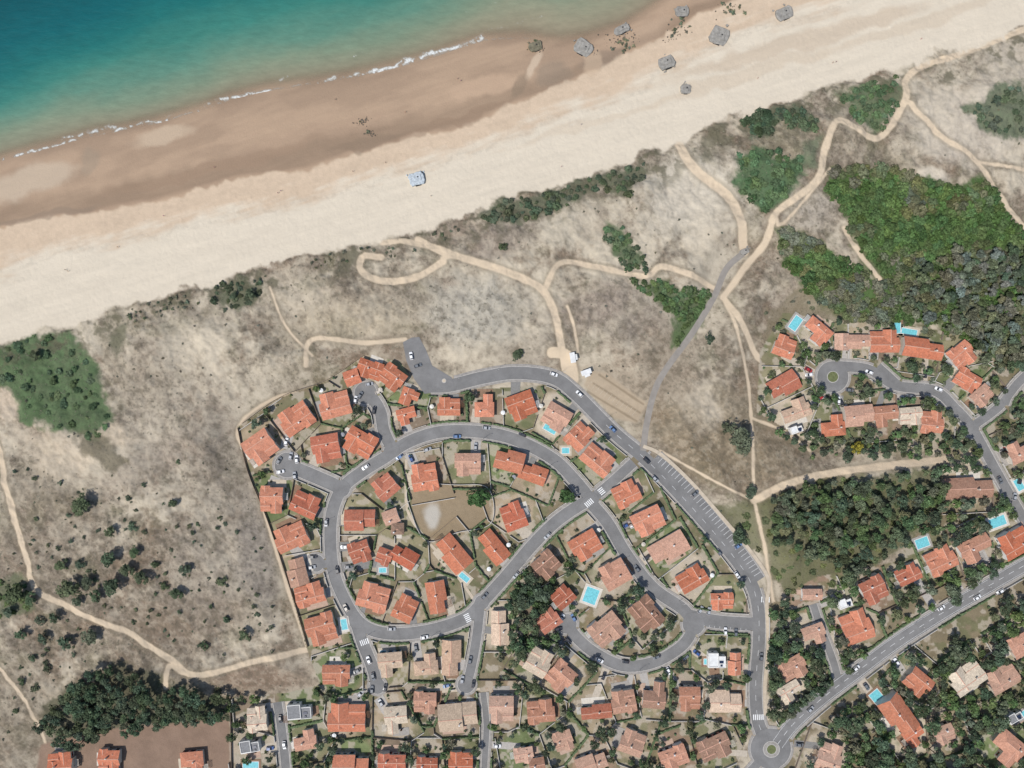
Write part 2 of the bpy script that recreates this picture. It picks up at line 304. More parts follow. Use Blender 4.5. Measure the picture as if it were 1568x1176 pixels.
dune_h+=sst(0,8,fd)*sst(60,10,fd)*wildf*1.8*n2
Z=np.where(fd>0,dune_h,0.0)
tb=np.clip((Y-ys_)/(yd_-ys_),0,1)
Zb=-3+3*(tb**.8)+ (fbm(U*.3,V,421,14,3)-.5)*.5*sst(0,.15,tb)*sst(1,.9,tb)+ (ft-.5)*.22*sst(.4,.6,tb)*sst(1,.97,tb)
ds=np.maximum(0,(ys_-Y))*S*.94
Zb=np.where(Y<ys_,-3-np.minimum(ds*.05,9),Zb)
Z=np.where(fd>0,Z,Zb)
def gridmesh(name,XX,YY,ZZ,mat):
    n_y,n_x=XX.shape
    me=bpy.data.meshes.new(name)
    co=np.empty((n_y*n_x,3),np.float32); co[:,0]=((XX-784)*S).ravel(); co[:,1]=((588-YY)*S).ravel(); co[:,2]=ZZ.ravel()
    me.vertices.add(n_y*n_x); me.vertices.foreach_set('co',co.ravel())
    i=np.arange(n_y*n_x).reshape(n_y,n_x)
    q=np.stack([i[:-1,:-1],i[1:,:-1],i[1:,1:],i[:-1,1:]],-1).reshape(-1,4).astype(np.int32)
    me.loops.add(q.size); me.loops.foreach_set('vertex_index',q.ravel())
    me.polygons.add(len(q)); me.polygons.foreach_set('loop_start',np.arange(0,q.size,4,dtype=np.int32))
    me.polygons.foreach_set('use_smooth',np.ones(len(q),bool))
    me.update(calc_edges=True)
    ob=bpy.data.objects.new(name,me); scene.collection.objects.link(ob); me.materials.append(mat)
    return ob
def setcol(me,name,rgb,a=None):
    at=me.color_attributes.new(name,'FLOAT_COLOR','POINT')
    n=rgb.shape[0]*rgb.shape[1]; d=np.ones((n,4),np.float32); d[:,:3]=rgb.reshape(n,3)
    if a is not None: d[:,3]=a.ravel()
    at.data.foreach_set('color',d.ravel())
def setf(me,name,v):
    at=me.attributes.new(name,'FLOAT','POINT'); at.data.foreach_set('value',v.ravel().astype(np.float32))
# ------------------------------------------------------------------ materials
class NB:
    def __init__(s,name):
        s.m=bpy.data.materials.new(name); s.m.use_nodes=True; s.t=s.m.node_tree; s.n=s.t.nodes; s.l=s.t.links
        s.b=s.n['Principled BSDF']; s.out=s.n['Material Output']
    def add(s,t,**k):
        n=s.n.new(t)
        for a,v in k.items(): setattr(n,a,v)
        return n
    def noise(s,sc,det=3,vec=None,rough=.6):
        n=s.add('ShaderNodeTexNoise'); n.inputs['Scale'].default_value=sc; n.inputs['Detail'].default_value=det; n.inputs['Roughness'].default_value=rough
        if vec is not None: s.l.new(vec,n.inputs['Vector'])
        return n.outputs['Fac']
    def mr(s,v,a,b,c,d):
        n=s.add('ShaderNodeMapRange'); s.l.new(v,n.inputs[0])
        for i,x in enumerate((a,b,c,d)): n.inputs[i+1].default_value=x
        return n.outputs[0]
    def math(s,op,a,b):
        n=s.add('ShaderNodeMath',operation=op)
        for i,v in enumerate((a,b)):
            if isinstance(v,(int,float)): n.inputs[i].default_value=v
            else: s.l.new(v,n.inputs[i])
        return n.outputs[0]
    def scale(s,col,f):
        n=s.add('ShaderNodeVectorMath',operation='SCALE')
        if isinstance(col,tuple): n.inputs[0].default_value=col
        else: s.l.new(col,n.inputs[0])
        if isinstance(f,(int,float)): n.inputs['Scale'].default_value=f
        else: s.l.new(f,n.inputs['Scale'])
        return n.outputs[0]
    def mix(s,f,a,b):
        n=s.add('ShaderNodeMix',data_type='RGBA')
        for sock,v in ((n.inputs[0],f),(n.inputs[6],a),(n.inputs[7],b)):
            if isinstance(v,(int,float)): sock.default_value=v
            elif isinstance(v,tuple): sock.default_value=(*v[:3],1)
            else: s.l.new(v,sock)
        return n.outputs[2]
    def bump(s,h,st,dist):
        n=s.add('ShaderNodeBump'); n.inputs['Strength'].default_value=st; n.inputs['Distance'].default_value=dist
        s.l.new(h,n.inputs['Height']); s.l.new(n.outputs[0],s.b.inputs['Normal'])
    def fin(s,col=None,rough=.9,spec=.2):
        if col is not None:
            if isinstance(col,tuple): s.b.inputs['Base Color'].default_value=(*col[:3],1)
            else: s.l.new(col,s.b.inputs['Base Color'])
        s.b.inputs['Roughness'].default_value=rough; s.b.inputs['Specular IOR Level'].default_value=spec
        return s.m
def objvec(nb): return nb.add('ShaderNodeTexCoord').outputs['Object']
def simple(name,rgb,rough=.9,sc=1.5,var=.2,spec=.2,sc2=8,world=True):
    nb=NB(name); v=nb.add('ShaderNodeNewGeometry').outputs['Position'] if world else objvec(nb)
    a=nb.noise(sc,4,v); b=nb.noise(sc2,2,v)
    f=nb.math('MULTIPLY',nb.mr(a,.3,.7,1-var,1+var),nb.mr(b,.3,.7,1-var*.5,1+var*.5))
    return nb.fin(nb.scale(tuple(float(x) for x in rgb),f),rough,spec)
def ground_mat():
    nb=NB('ground_sand_and_scrub'); at=nb.add('ShaderNodeAttribute',attribute_name='Col'); vg=nb.add('ShaderNodeAttribute',attribute_name='veg').outputs['Fac']
    v=nb.add('ShaderNodeNewGeometry').outputs['Position']
    g1=nb.noise(2.2,3,v,.7); g2=nb.noise(.55,5,v,.75); g3=nb.noise(1.1,4,v,.7)
    f=nb.math('ADD',1.0,nb.math('MULTIPLY',nb.mr(g1,.3,.7,-.18,.18),nb.math('ADD',.15,vg)))
    base=nb.scale(at.outputs['Color'],f)
    thr=nb.math('SUBTRACT',.70,nb.math('MULTIPLY',vg,.18))
    sp=nb.math('MULTIPLY',nb.mr(nb.math('SUBTRACT',g2,thr),0,.08,0,1),nb.mr(vg,.05,.4,0,.6))
    sp2=nb.math('MULTIPLY',nb.mr(nb.math('SUBTRACT',g3,thr),0,.05,0,1),nb.mr(vg,.05,.4,0,.6))
    dk=nb.math('SUBTRACT',1.0,nb.math('MULTIPLY',nb.math('MAXIMUM',sp,sp2),.55))
    col=nb.scale(base,dk)
    nb.bump(nb.math('ADD',g2,nb.math('MULTIPLY',g1,.4)),.45,.5)
    return nb.fin(col,.95,.1)
G=gridmesh('ground_terrain',X,Y,Z,ground_mat())
setcol(G.data,'Col',C); setf(G.data,'veg',VEG)
def height(px,py):
    i=min(max(np.searchsorted(gy,py),0),ny-1); j=min(max(np.searchsorted(gx,px),0),nx-1)
    return float(Z[i,j])
# ------------------------------------------------------------------ sea
sx=axis(-60,1300,1.6,9000); sy=axis(-60,330,1.6,9000); sy=sy[sy<3200]
SX,SY=np.meshgrid(sx,sy)
sh=curve(SHORE,SX)+(fbm(SX,SY,31,60,3)-.5)*6
d=(sh-SY)*.94
US=SX*ca-SY*sa; VS=SX*sa+SY*ca
dd=np.maximum(d,0)*(1+sst(500,0,SX)*.1)*(1-.5*sst(560,860,SX))+(fbm(US*.7,VS*1.6,501,80,5,.6)-.5)*44*sst(10,70,d)+sst(250,-40,SX)*sst(30,140,d)*40
st_=[0,16,44,78,118,160,212,285,620]
cc=np.array([lin(*c) for c in [(172,156,130),(156,150,124),(130,146,121),(98,140,120),(62,129,115),(32,112,107),(14,97,100),(6,84,90),(4,74,84)]])
SC=np.stack([np.interp(dd,st_,cc[:,k]) for k in range(3)],-1)
SC*=(.90+.12*fbm(US,VS*3,511,22,4,.6)+.08*fbm(US,VS*2,515,60,3))[...,None]
foam=np.zeros(SX.shape)
fn=fbm(SX,SY,521,7,4,.7); fw=(fbm(SX,SY,531,22,3)-.5)*12+(fbm(SX,SY,535,6,2)-.5)*4
def foamline(pts,hw,s,thr=.42):
    P=smooth_poly(pts,6); F=np.full(SX.shape,1e3)
    polyline_field(F,SX+fw*.4,SY+fw,P,16,sx,sy)
    global foam
    foam=np.maximum(foam,sst(hw,hw*.2,F)*sst(thr-.06,thr+.16,fn)*s)
foamline([(-60,250),(0,240),(60,224),(100,214),(165,200),(215,186),(260,178)],3.6,.95,.42)
foamline([(90,208),(130,198),(172,192)],3.6,.9,.42)
foamline([(330,153),(360,145),(412,134)],4.6,1.,.36)
foamline([(300,166),(345,152),(470,126),(560,108)],2.4,.7,.46)
foamline([(572,108),(600,99),(640,84),(690,68),(738,52)],5.2,1.,.34)
foamline([(500,118),(575,106)],2.6,.85,.44)
foamline([(590,108),(650,92),(735,66)],2.6,.5,.5)
foamline([(540,82),(570,76)],1.6,.7,.5);foamline([(425,118),(438,114)],2,.8,.4);foamline([(750,44),(830,20)],1.5,.3,.55);foamline([(690,20),(760,0)],1.2,.25,.56)
thin=sst(2.2,.5,np.abs(d-2.2+fw*.15))*sst(.42,.6,fn)*sst(900,700,SX)*.45
foam=np.maximum(foam,thin)
alpha=sst(-1,24,d)*.8+.2*sst(0,50,d); alpha=np.maximum(np.clip(alpha,0.05,1),foam)
nb=NB('sea_water'); a=nb.add('ShaderNodeAttribute',attribute_name='Col'); fo=nb.add('ShaderNodeAttribute',attribute_name='foam').outputs['Fac']; al=nb.add('ShaderNodeAttribute',attribute_name='depth').outputs['Fac']
pos=nb.add('ShaderNodeNewGeometry').outputs['Position']
mp=nb.add('ShaderNodeMapping'); mp.inputs['Rotation'].default_value=(0,0,math.radians(-18)); mp.inputs['Scale'].default_value=(.35,1,1); nb.l.new(pos,mp.inputs[0])
wv=nb.noise(.35,5,mp.outputs[0],.65)
col=nb.scale(a.outputs['Color'],nb.mr(wv,.3,.7,.9,1.1))
brk=nb.mr(nb.noise(1.5,3,pos),.35,.6,.45,1)
col=nb.mix(nb.math('MULTIPLY',fo,brk),col,(.68,.70,.68))
nb.bump(wv,.3,.8)
nb.fin(col,.4,.25)
tr=nb.add('ShaderNodeBsdfTransparent'); mx=nb.add('ShaderNodeMixShader'); nb.l.new(al,mx.inputs[0]); nb.l.new(tr.outputs[0],mx.inputs[1]); nb.l.new(nb.b.outputs[0],mx.inputs[2]); nb.l.new(mx.outputs[0],nb.out.inputs[0])
SEA=gridmesh('sea_water',SX,SY,np.full(SX.shape,-3.0),nb.m)
setcol(SEA.data,'Col',SC); setf(SEA.data,'foam',foam); setf(SEA.data,'depth',alpha)
# ------------------------------------------------------------------ generic mesh helper
def mk(name,verts,faces,mats,mi=None,parent=None,smooth=False,link=True):
    me=bpy.data.meshes.new(name); me.from_pydata([tuple(v) for v in verts],[],faces)
    for m in (mats if isinstance(mats,list) else [mats]): me.materials.append(m)
    if mi is not None: me.polygons.foreach_set('material_index',mi)
    if smooth: me.polygons.foreach_set('use_smooth',[True]*len(faces))
    me.update()
    if not link: return me
    ob=bpy.data.objects.new(name,me); scene.collection.objects.link(ob)
    if parent: ob.parent=parent
    return ob
class MB:
    def __init__(s): s.v=[];s.f=[];s.m=[]
    def q(s,pts,m=0):
        b=len(s.v); s.v+=[tuple(p) for p in pts]; s.f.append(tuple(range(b,b+len(pts)))); s.m.append(m)
    def box(s,c,sz,m=0,rot=0,top=None,taper=1.0):
        x,y,z=c;a,b,h=sz[0]/2,sz[1]/2,sz[2]/2; cr,sr=math.cos(rot),math.sin(rot); P=[]
        for dz in (-h,h):
            k=taper if dz>0 else 1
            for dx,dy in ((-a,-b),(a,-b),(a,b),(-a,b)):
                P.append((x+(dx*cr-dy*sr)*k,y+(dx*sr+dy*cr)*k,z+dz))
        o=len(s.v); s.v+=P
        for i,f in enumerate([(0,3,2,1),(4,5,6,7),(0,1,5,4),(1,2,6,5),(2,3,7,6),(3,0,4,7)]):
            s.f.append(tuple(o+k for k in f)); s.m.append(top if (i==1 and top is not None) else m)
    def cyl(s,p0,p1,r0,r1,n=7,m=0,cap=True):
        p0=Vector(p0);p1=Vector(p1);d=(p1-p0).normalized(); a=d.orthogonal().normalized(); b=d.cross(a); o=len(s.v)
        for p,r in ((p0,r0),(p1,r1)):
            for k in range(n):
                t=2*math.pi*k/n; s.v.append(tuple(p+a*math.cos(t)*r+b*math.sin(t)*r))
        for k in range(n):
            s.f.append((o+k,o+(k+1)%n,o+n+(k+1)%n,o+n+k)); s.m.append(m)
        if cap: s.f.append(tuple(range(o+n,o+2*n))); s.m.append(m)
    def obj(s,name,mats,parent=None,smooth=False,link=True): return mk(name,s.v,s.f,mats,s.m,parent,smooth,link)
# ------------------------------------------------------------------ roads
nb=NB('asphalt'); v=nb.add('ShaderNodeNewGeometry').outputs['Position']
a1=nb.noise(.12,5,v,.65);a2=nb.noise(3,3,v)
f=nb.math('MULTIPLY',nb.mr(a1,.3,.7,.82,1.18),nb.mr(a2,.3,.7,.93,1.07))
oi=nb.add('ShaderNodeObjectInfo').outputs['Random']
f=nb.math('MULTIPLY',f,nb.mr(oi,0,1,.95,1.05))
vo=nb.add('ShaderNodeTexVoronoi'); vo.feature='DISTANCE_TO_EDGE'; vo.inputs['Scale'].default_value=.14; nb.l.new(v,vo.inputs['Vector'])
f=nb.math('MULTIPLY',f,nb.mr(vo.outputs[0],0,.012,.88,1))
ASPH=nb.fin(nb.scale((.182,.178,.172),f),.9,.2)
CONC=simple('kerb_concrete',(.40,.38,.35)); PAVE=simple('pavement_paving',(.28,.26,.235),sc=.6,var=.2)
PAINT=simple('white_road_paint',(.72,.72,.70),sc=2,var=.18); PATH=simple('concrete_footpath',lin(205,190,168),sc=.5,var=.12)
GREYPATH=simple('grey_beach_access_path',lin(156,149,140),sc=.3,var=.12)
RP=[]
for i,(p,wd) in enumerate(ROADS):
    P=smooth_poly(p,4); Q=np.stack([(P[:,0]-784)*S,(588-P[:,1])*S],1); RP.append((Q,wd*S/2))
DK=[(W(*c),r*S) for c,r in DISKS]
CPW=[W(*p) for p in CARPARK]
def pl_dist(Q,x,y):
    a=Q[:-1];b=Q[1:];dxy=b-a; L=(dxy**2).sum(1)+1e-9
    t=np.clip(((x-a[:,0])*dxy[:,0]+(y-a[:,1])*dxy[:,1])/L,0,1)
    dd=np.hypot(x-a[:,0]-t*dxy[:,0],y-a[:,1]-t*dxy[:,1]); k=int(dd.argmin())
    return float(dd[k]),k,a[k]+dxy[k]*t[k],dxy[k]/math.sqrt(L[k])
def on_road(x,y,skip=-1,skipd=-1,m=0.0):
    for i,(Q,hw) in enumerate(RP):
        if i==skip: continue
        if x<Q[:,0].min()-hw-m or x>Q[:,0].max()+hw+m or y<Q[:,1].min()-hw-m or y>Q[:,1].max()+hw+m: continue
        if pl_dist(Q,x,y)[0]<hw+m: return True
    for i,(c,r) in enumerate(DK):
        if i!=skipd and math.hypot(x-c[0],y-c[1])<r+m: return True
    if inside(np.array(x),np.array(y),CPW): return True
    return False
def normals(Q,closed=False):
    t=np.gradient(Q,axis=0)
    t/=np.linalg.norm(t,axis=1)[:,None]+1e-9
    return np.stack([-t[:,1],t[:,0]],1)
KB=MB();PB=MB()
def edge_strip(E,N,zoff,skip,skipd):
    prev=None
    for k in range(len(E)):
        x,y=E[k]; n=N[k]
        ok=not on_road(x+n[0]*.3,y+n[1]*.3,skip,skipd,0.05)
        if ok and prev is not None:
            j=prev
            a0=E[j];a1=E[j]+N[j]*.28;b0=E[k];b1=E[k]+n*.28; z=.19+zoff
            KB.q([(a0[0],a0[1],0),(b0[0],b0[1],0),(b0[0],b0[1],z),(a0[0],a0[1],z)])
            KB.q([(a0[0],a0[1],z),(b0[0],b0[1],z),(b1[0],b1[1],z),(a1[0],a1[1],z)])
            a2=E[j]+N[j]*1.5;b2=E[k]+n*1.5; z2=z-.006
            PB.q([(a1[0],a1[1],z2),(b1[0],b1[1],z2),(b2[0],b2[1],z2),(a2[0],a2[1],z2)])
            PB.q([(a2[0],a2[1],z2),(b2[0],b2[1],z2),(b2[0],b2[1],-.02),(a2[0],a2[1],-.02)])
        prev=k if ok else None
for i,(Q,hw) in enumerate(RP):
    N=normals(Q); z=.02+.0025*i
    Lf=Q+N*hw;Rt=Q-N*hw; n=len(Q)
    V_=[(p[0],p[1],z) for p in Lf]+[(p[0],p[1],z) for p in Rt]
    F_=[(k,n+k,n+k+1,k+1) for k in range(n-1)]
    nm='road' if i!=21 else 'beach_access_path'
    if i==22: nm='parking_lane'
    mk(nm,V_,F_,GREYPATH if i==21 else ASPH)
    if i in NOKERB: continue
    edge_strip(Lf,N,.002*(i%12),i,-1)
    edge_strip(Rt,-N,.002*(i%12)+.001,i,-1)
for i,(c,r) in enumerate(DK):
    n=40; A_=np.arange(n)/n*2*math.pi; E=np.stack([c[0]+np.cos(A_)*r,c[1]+np.sin(A_)*r],1); N=np.stack([np.cos(A_),np.sin(A_)],1)
    z=.08+.0015*i
    mk('road_turning_circle',[(p[0],p[1],z) for p in E],[tuple(range(n))],ASPH)
    E2=np.vstack([E,E[:1]]);N2=np.vstack([N,N[:1]])
    edge_strip(E2[::-1],N2[::-1],.0013*i+.0005,-1,i)
mk('car_park',[(p[0],p[1],.105) for p in CPW],[tuple(range(len(CPW)))[::-1]],ASPH)
KB.obj('kerb',CONC); PB.obj('pavement',PAVE)
def ribbon(name,pts,w,z,mat):
    P=smooth_poly(pts,4); Q=np.stack([(P[:,0]-784)*S,(588-P[:,1])*S],1); N=normals(Q); n=len(Q)
    V_=[(p[0],p[1],z) for p in Q+N*w/2]+[(p[0],p[1],z) for p in Q-N*w/2]
    return mk(name,V_,[(k,n+k,n+k+1,k+1) for k in range(n-1)],mat)
ribbon('footpath',[(985,683),(1012,696),(1058,738),(1109,796),(1149,844),(1176,886),(1174,925),(1176,990),(1171,1050),(1172,1095)],1.9,.24,PATH)
ribbon('footpath',[(622,703),(622,765),(630,795),(658,832),(695,875),(727,920)],1.5,.05,PATH)
ribbon('footpath',[(640,1062),(690,1058),(735,1055)],1.4,.06,PATH)
# islands
GRASS=simple('island_grass',lin(112,118,80),sc=1.2,var=.3); 
def island(name,c,r,mat,z=.26):
    x,y=W(*c); m=MB(); n=28
    ring=[(x+math.cos(2*math.pi*k/n)*r,y+math.sin(2*math.pi*k/n)*r) for k in range(n)]
    ri=[(x+math.cos(2*math.pi*k/n)*(r-.35),y+math.sin(2*math.pi*k/n)*(r-.35)) for k in range(n)]
    for k in range(n):
        a,b=ring[k],ring[(k+1)%n];c_,d_=ri[k],ri[(k+1)%n]
        m.q([(*a,0),(*b,0),(*b,z),(*a,z)],0); m.q([(*a,z),(*b,z),(*d_,z),(*c_,z)],0)
    m.q([(*p,z+.03) for p in ri],1)
    return m.obj(name,[CONC,mat])
island('roundabout_island',(1181,1147),13*S,PAVE); island('roundabout_island',(1181,1147),8*S,GRASS,.36)
island('roundabout_island',(1275,577),9*S,GRASS); island('planted_traffic_island',(680,583),3.5*S,PATH)
# markings
MK=MB()
def stripe(cx,cy,L,w,ang,z=.135):
    c,s=math.cos(ang),math.sin(ang)
    MK.q([(cx+dx*c-dy*s,cy+dx*s+dy*c,z) for dx,dy in ((-L/2,-w/2),(L/2,-w/2),(L/2,w/2),(-L/2,w/2))])
def zebra(px,py,ang,rw):
    x,y=W(px,py); a=math.radians(ang); n=int(rw/1.0)
    for k in range(n):
        o=(k-(n-1)/2)*1.0
        stripe(x-math.sin(a)*o,y+math.cos(a)*o,3.0,.5,a)
for z_ in [(902,770,-50,5.5),(558,983,-70,5.5),(716,946,25,5),(921,752,38,4.8),(1161,1098,92,6),(1172,918,88,5)]: 
    zebra(*z_)
def dashes(i,d0,on,off,w=.15,offset=0,t0=0,t1=1):
    Q,hw=RP[i]; N=normals(Q); L=np.concatenate([[0],np.cumsum(np.linalg.norm(np.diff(Q,axis=0),axis=1))])
    s=L[-1]*t0
    while s<L[-1]*t1:
        m=s+on/2; x=np.interp(m,L,Q[:,0]+N[:,0]*offset);y=np.interp(m,L,Q[:,1]+N[:,1]*offset)
        k=min(np.searchsorted(L,m),len(Q)-1); n=N[k]
        stripe(x,y,on,w,math.atan2(-n[0],n[1]),.13)
        s+=on+off
dashes(12,0,3,3.2,.17);dashes(12,0,6,.0,.12,3.1);dashes(12,0,6,.0,.12,-3.1);dashes(0,0,3,5,.13,0,.35,1)
Q,hw=RP[22]; N=normals(Q); L=np.concatenate([[0],np.cumsum(np.linalg.norm(np.diff(Q,axis=0),axis=1))])
s=3
while s<L[-1]-3:
    x=np.interp(s,L,Q[:,0]);y=np.interp(s,L,Q[:,1]);k=min(np.searchsorted(L,s),len(Q)-1);n=N[k]
    stripe(x+n[0]*.7,y+n[1]*.7,4.2,.14,math.atan2(n[1],n[0]),.132); s+=2.5
for k in range(9):
    x,y=W(1078+k*8,962+0.7*k); stripe(x,y,3.6,.12,math.radians(88))
MK.obj('road_markings',PAINT)
MK=MB()
for k in range(12):
    x,y=W(903+k*6.2,588+k*4.0); stripe(x,y,4.0,.09,math.radians(52),.03)
MK.obj('car_park_markings',simple('worn_paint',lin(205,195,178)))
# ------------------------------------------------------------------ occupancy raster
ox=np.arange(-100,1700,1.0);oy=np.arange(-100,1300,1.0);OX,OY=np.meshgrid(ox,oy)
OR=np.full(OX.shape,1e3)
for P,(p,wd) in zip(RSM,ROADS):
    F=np.full(OX.shape,1e3); polyline_field(F,OX,OY,P,30,ox,oy); OR=np.minimum(OR,F-wd/2)
for (c,r) in DISKS: OR=np.minimum(OR,np.hypot(OX-c[0],OY-c[1])-r)
OR=np.where(inside(OX,OY,CARPARK),-1,OR)
OH=np.full(OX.shape,1e3)
for hx,hy,w_,h_,an,t in HOUSES+[(p[0],p[1],p[2]+4,p[3]+4,p[4],'x') for p in POOLS]:
    ww=win([(hx,hy)],60,ox,oy); a=math.radians(an); x=OX[ww]-hx;y=-(OY[ww]-hy)
    u=np.abs(x*math.cos(a)+y*math.sin(a))-w_/2;v2=np.abs(-x*math.sin(a)+y*math.cos(a))-h_/2
    OH[ww]=np.minimum(OH[ww],np.where((u<0)&(v2<0),np.maximum(u,v2),np.hypot(np.maximum(u,0),np.maximum(v2,0))))
UM=np.zeros(OX.shape,bool)
for poly in URB: UM|=inside(OX,OY,poly)
def ras(A,px,py,default=1e3):
    i=int(round(py+100));j=int(round(px+100))
    if 0<=i<A.shape[0] and 0<=j<A.shape[1]: return A[i,j]
    return default
# ------------------------------------------------------------------ houses
def roofmat():
    nb=NB('terracotta_roof_tiles'); oc=nb.add('ShaderNodeObjectInfo').outputs['Color']; uv=nb.add('ShaderNodeTexCoord').outputs['UV']; pos=nb.add('ShaderNodeNewGeometry').outputs['Position']
    a=nb.noise(.5,5,pos,.7); b=nb.noise(3,2,pos)
    br=nb.add('ShaderNodeTexBrick'); nb.l.new(uv,br.inputs['Vector']); br.inputs['Scale'].default_value=1.0
    br.inputs['Brick Width'].default_value=.45; br.inputs['Row Height'].default_value=.55; br.inputs['Mortar Size'].default_value=.03
    br.inputs['Color1'].default_value=(.84,.84,.84,1);br.inputs['Color2'].default_value=(1.16,1.16,1.16,1);br.inputs['Mortar'].default_value=(.72,.71,.7,1)
    f=nb.math('MULTIPLY',nb.mr(a,.3,.7,.82,1.15),nb.mr(b,.3,.7,.86,1.12))
    col=nb.scale(oc,f); m=nb.add('ShaderNodeVectorMath',operation='MULTIPLY'); nb.l.new(col,m.inputs[0]); nb.l.new(br.outputs[0],m.inputs[1])
    gr=nb.mr(nb.noise(.9,4,pos,.7),.52,.72,0,.4)
    col=nb.mix(gr,m.outputs[0],(.28,.22,.17))
    return nb.fin(col,.9,.15)
ROOF=roofmat()
RIDGE=simple('ridge_tiles',lin(222,172,148),sc=2); 
WALLM=[simple('render_white',(.66,.64,.6),sc=.7,var=.08),simple('render_cream',(.6,.54,.45),sc=.7,var=.08),simple('render_beige',(.55,.48,.4),sc=.7,var=.08)]
GLASS=NB('window_glass').fin((.03,.035,.04),.1,.5); SHUT=[simple('shutter_blue',(.12,.2,.3)),simple('shutter_red',(.25,.05,.04)),simple('shutter_white',(.6,.6,.58)),simple('shutter_green',(.06,.16,.1))]
DOOR=simple('wood_door',(.18,.1,.06)); TERR=[simple('terrace_stone',lin(206,192,170),sc=.8,var=.15),simple('terrace_tiles',lin(196,168,148),sc=.8,var=.15),simple('terrace_grey',lin(172,166,158),sc=.8,var=.15),simple('timber_deck',lin(150,122,100),sc=.8,var=.2),simple('terrace_pale',lin(222,214,200),sc=.8,var=.12)]
MEMB=simple('flat_roof_membrane_white',(.62,.62,.6),sc=.5,var=.12); MEMG=simple('flat_roof_gravel_grey',(.2,.2,.2),sc=1,var=.2)
SOLAR=NB('solar_panel').fin((.02,.03,.06),.2,.5)
def uvify(me,uvs):
    l=me.uv_layers.new(name='UVMap'); l.data.foreach_set('uv',np.array(uvs,np.float32).ravel())
def gable(m,uvs,cx,cy,L,D,eave,pitch,axis_,oh=.5,hip=False,wallm=None,ridge=None):
    def T(a,b,z): return (cx+a,cy+b,z) if axis_=='x' else (cx-b,cy+a,z)
    tp=math.tan(pitch); hl=L/2+oh; hd=D/2+oh; ze=eave-oh*tp; zr=eave+D/2*tp; th=.17
    rl=hl-(hd*.95 if hip else 0); rl=max(rl,.3)
    sl=math.hypot(hd,zr-ze)
    for sg in (-1,1):
        pts=[(-hl,sg*hd,ze+th),(hl,sg*hd,ze+th),(rl,0,zr+th),(-rl,0,zr+th)]; uv=[(p[0],0 if p[1] else sl) for p in pts]
        if sg>0: pts=pts[::-1];uv=uv[::-1]
        m.q([T(*p) for p in pts],0); uvs+=uv
        pts=[(-hl,sg*hd,ze),(hl,sg*hd,ze),(hl,sg*hd,ze+th),(-hl,sg*hd,ze+th)]
        if sg>0: pts=pts[::-1]
        m.q([T(*p) for p in pts],1); uvs+=[(0,0)]*4
        pts=[(-hl,sg*hd,ze),(-rl,0,zr-(.0 if not hip else .2)),(rl,0,zr-(.0 if not hip else .2)),(hl,sg*hd,ze)]
        if sg>0: pts=pts[::-1]
        m.q([T(*p) for p in pts],1); uvs+=[(0,0)]*4
    for sg in (-1,1):
        if hip:
            pts=[(sg*hl,-hd,ze+th),(sg*hl,hd,ze+th),(sg*rl,0,zr+th)]
            m.q([T(*p) for p in (pts if sg>0 else pts[::-1])],0); uvs+=[(0,0),(D,0),(D/2,sl)]
            pts=[(sg*hl,-hd,ze),(sg*hl,hd,ze),(sg*hl,hd,ze+th),(sg*hl,-hd,ze+th)]
            m.q([T(*p) for p in pts],1); uvs+=[(0,0)]*4
        else:
            for s2 in (-1,1):
                pts=[(sg*hl,s2*hd,ze),(sg*hl,0,zr),(sg*hl,0,zr+th),(sg*hl,s2*hd,ze+th)]
                m.q([T(*p) for p in pts],1); uvs+=[(0,0)]*4
    if ridge is not None:
        P=[T(-rl,-.2,zr+th-.02),T(rl,-.2,zr+th-.02),T(rl,0,zr+th+.09),T(-rl,0,zr+th+.09),T(rl,.2,zr+th-.02),T(-rl,.2,zr+th-.02)]
        ridge.q([P[0],P[1],P[2],P[3]]); ridge.q([P[3],P[2],P[4],P[5]])
    a,b=L/2,D/2
    for sg in (-1,1):
        wallm.q([T(-a,sg*b,-.3),T(a,sg*b,-.3),T(a,sg*b,eave-.02),T(-a,sg*b,eave-.02)])
        if hip: wallm.q([T(sg*a,-b,-.3),T(sg*a,b,-.3),T(sg*a,b,eave-.02),T(sg*a,-b,eave-.02)])
        else: wallm.q([T(sg*a,-b,-.3),T(sg*a,b,-.3),T(sg*a,b,eave-.02),T(sg*a,0,zr-.02),T(sg*a,-b,eave-.02)])
    return zr
FASC=simple('fascia',(.5,.43,.37))
PALR={'o':(213,138,110),'r':(195,119,96),'p':(205,160,138),'b':(221,197,174),'d':(172,138,120)}
DRIVES=[]
def openings(m_w,m_s,cx,cy,L,D,rnd,axis_='x'):
    for sg in (-1,1):
        n=max(1,int(L/3.2))
        for k in range(n):
            a=(k+.5)/n*L-L/2
            yy=sg*(D/2+.02)
            w_=rnd.choice([1.2,1.2,1.8]); h0,h1=((.9,2.1) if w_<1.5 else (.05,2.15))
            def P(a_,b_,z): return (cx+a_,cy+b_,z) if axis_=='x' else (cx-b_,cy+a_,z)
            m_w.q([P(a-w_/2,yy,h0),P(a+w_/2,yy,h0),P(a+w_/2,yy,h1),P(a-w_/2,yy,h1)])
            for s2 in (-1,1):
                x0=a+s2*(w_/2+.3); 
                c=P(x0,sg*(D/2+.05),(h0+h1)/2); m_s.box(c,(.55 if axis_=='x' else .07,.07 if axis_=='x' else .55,h1-h0))
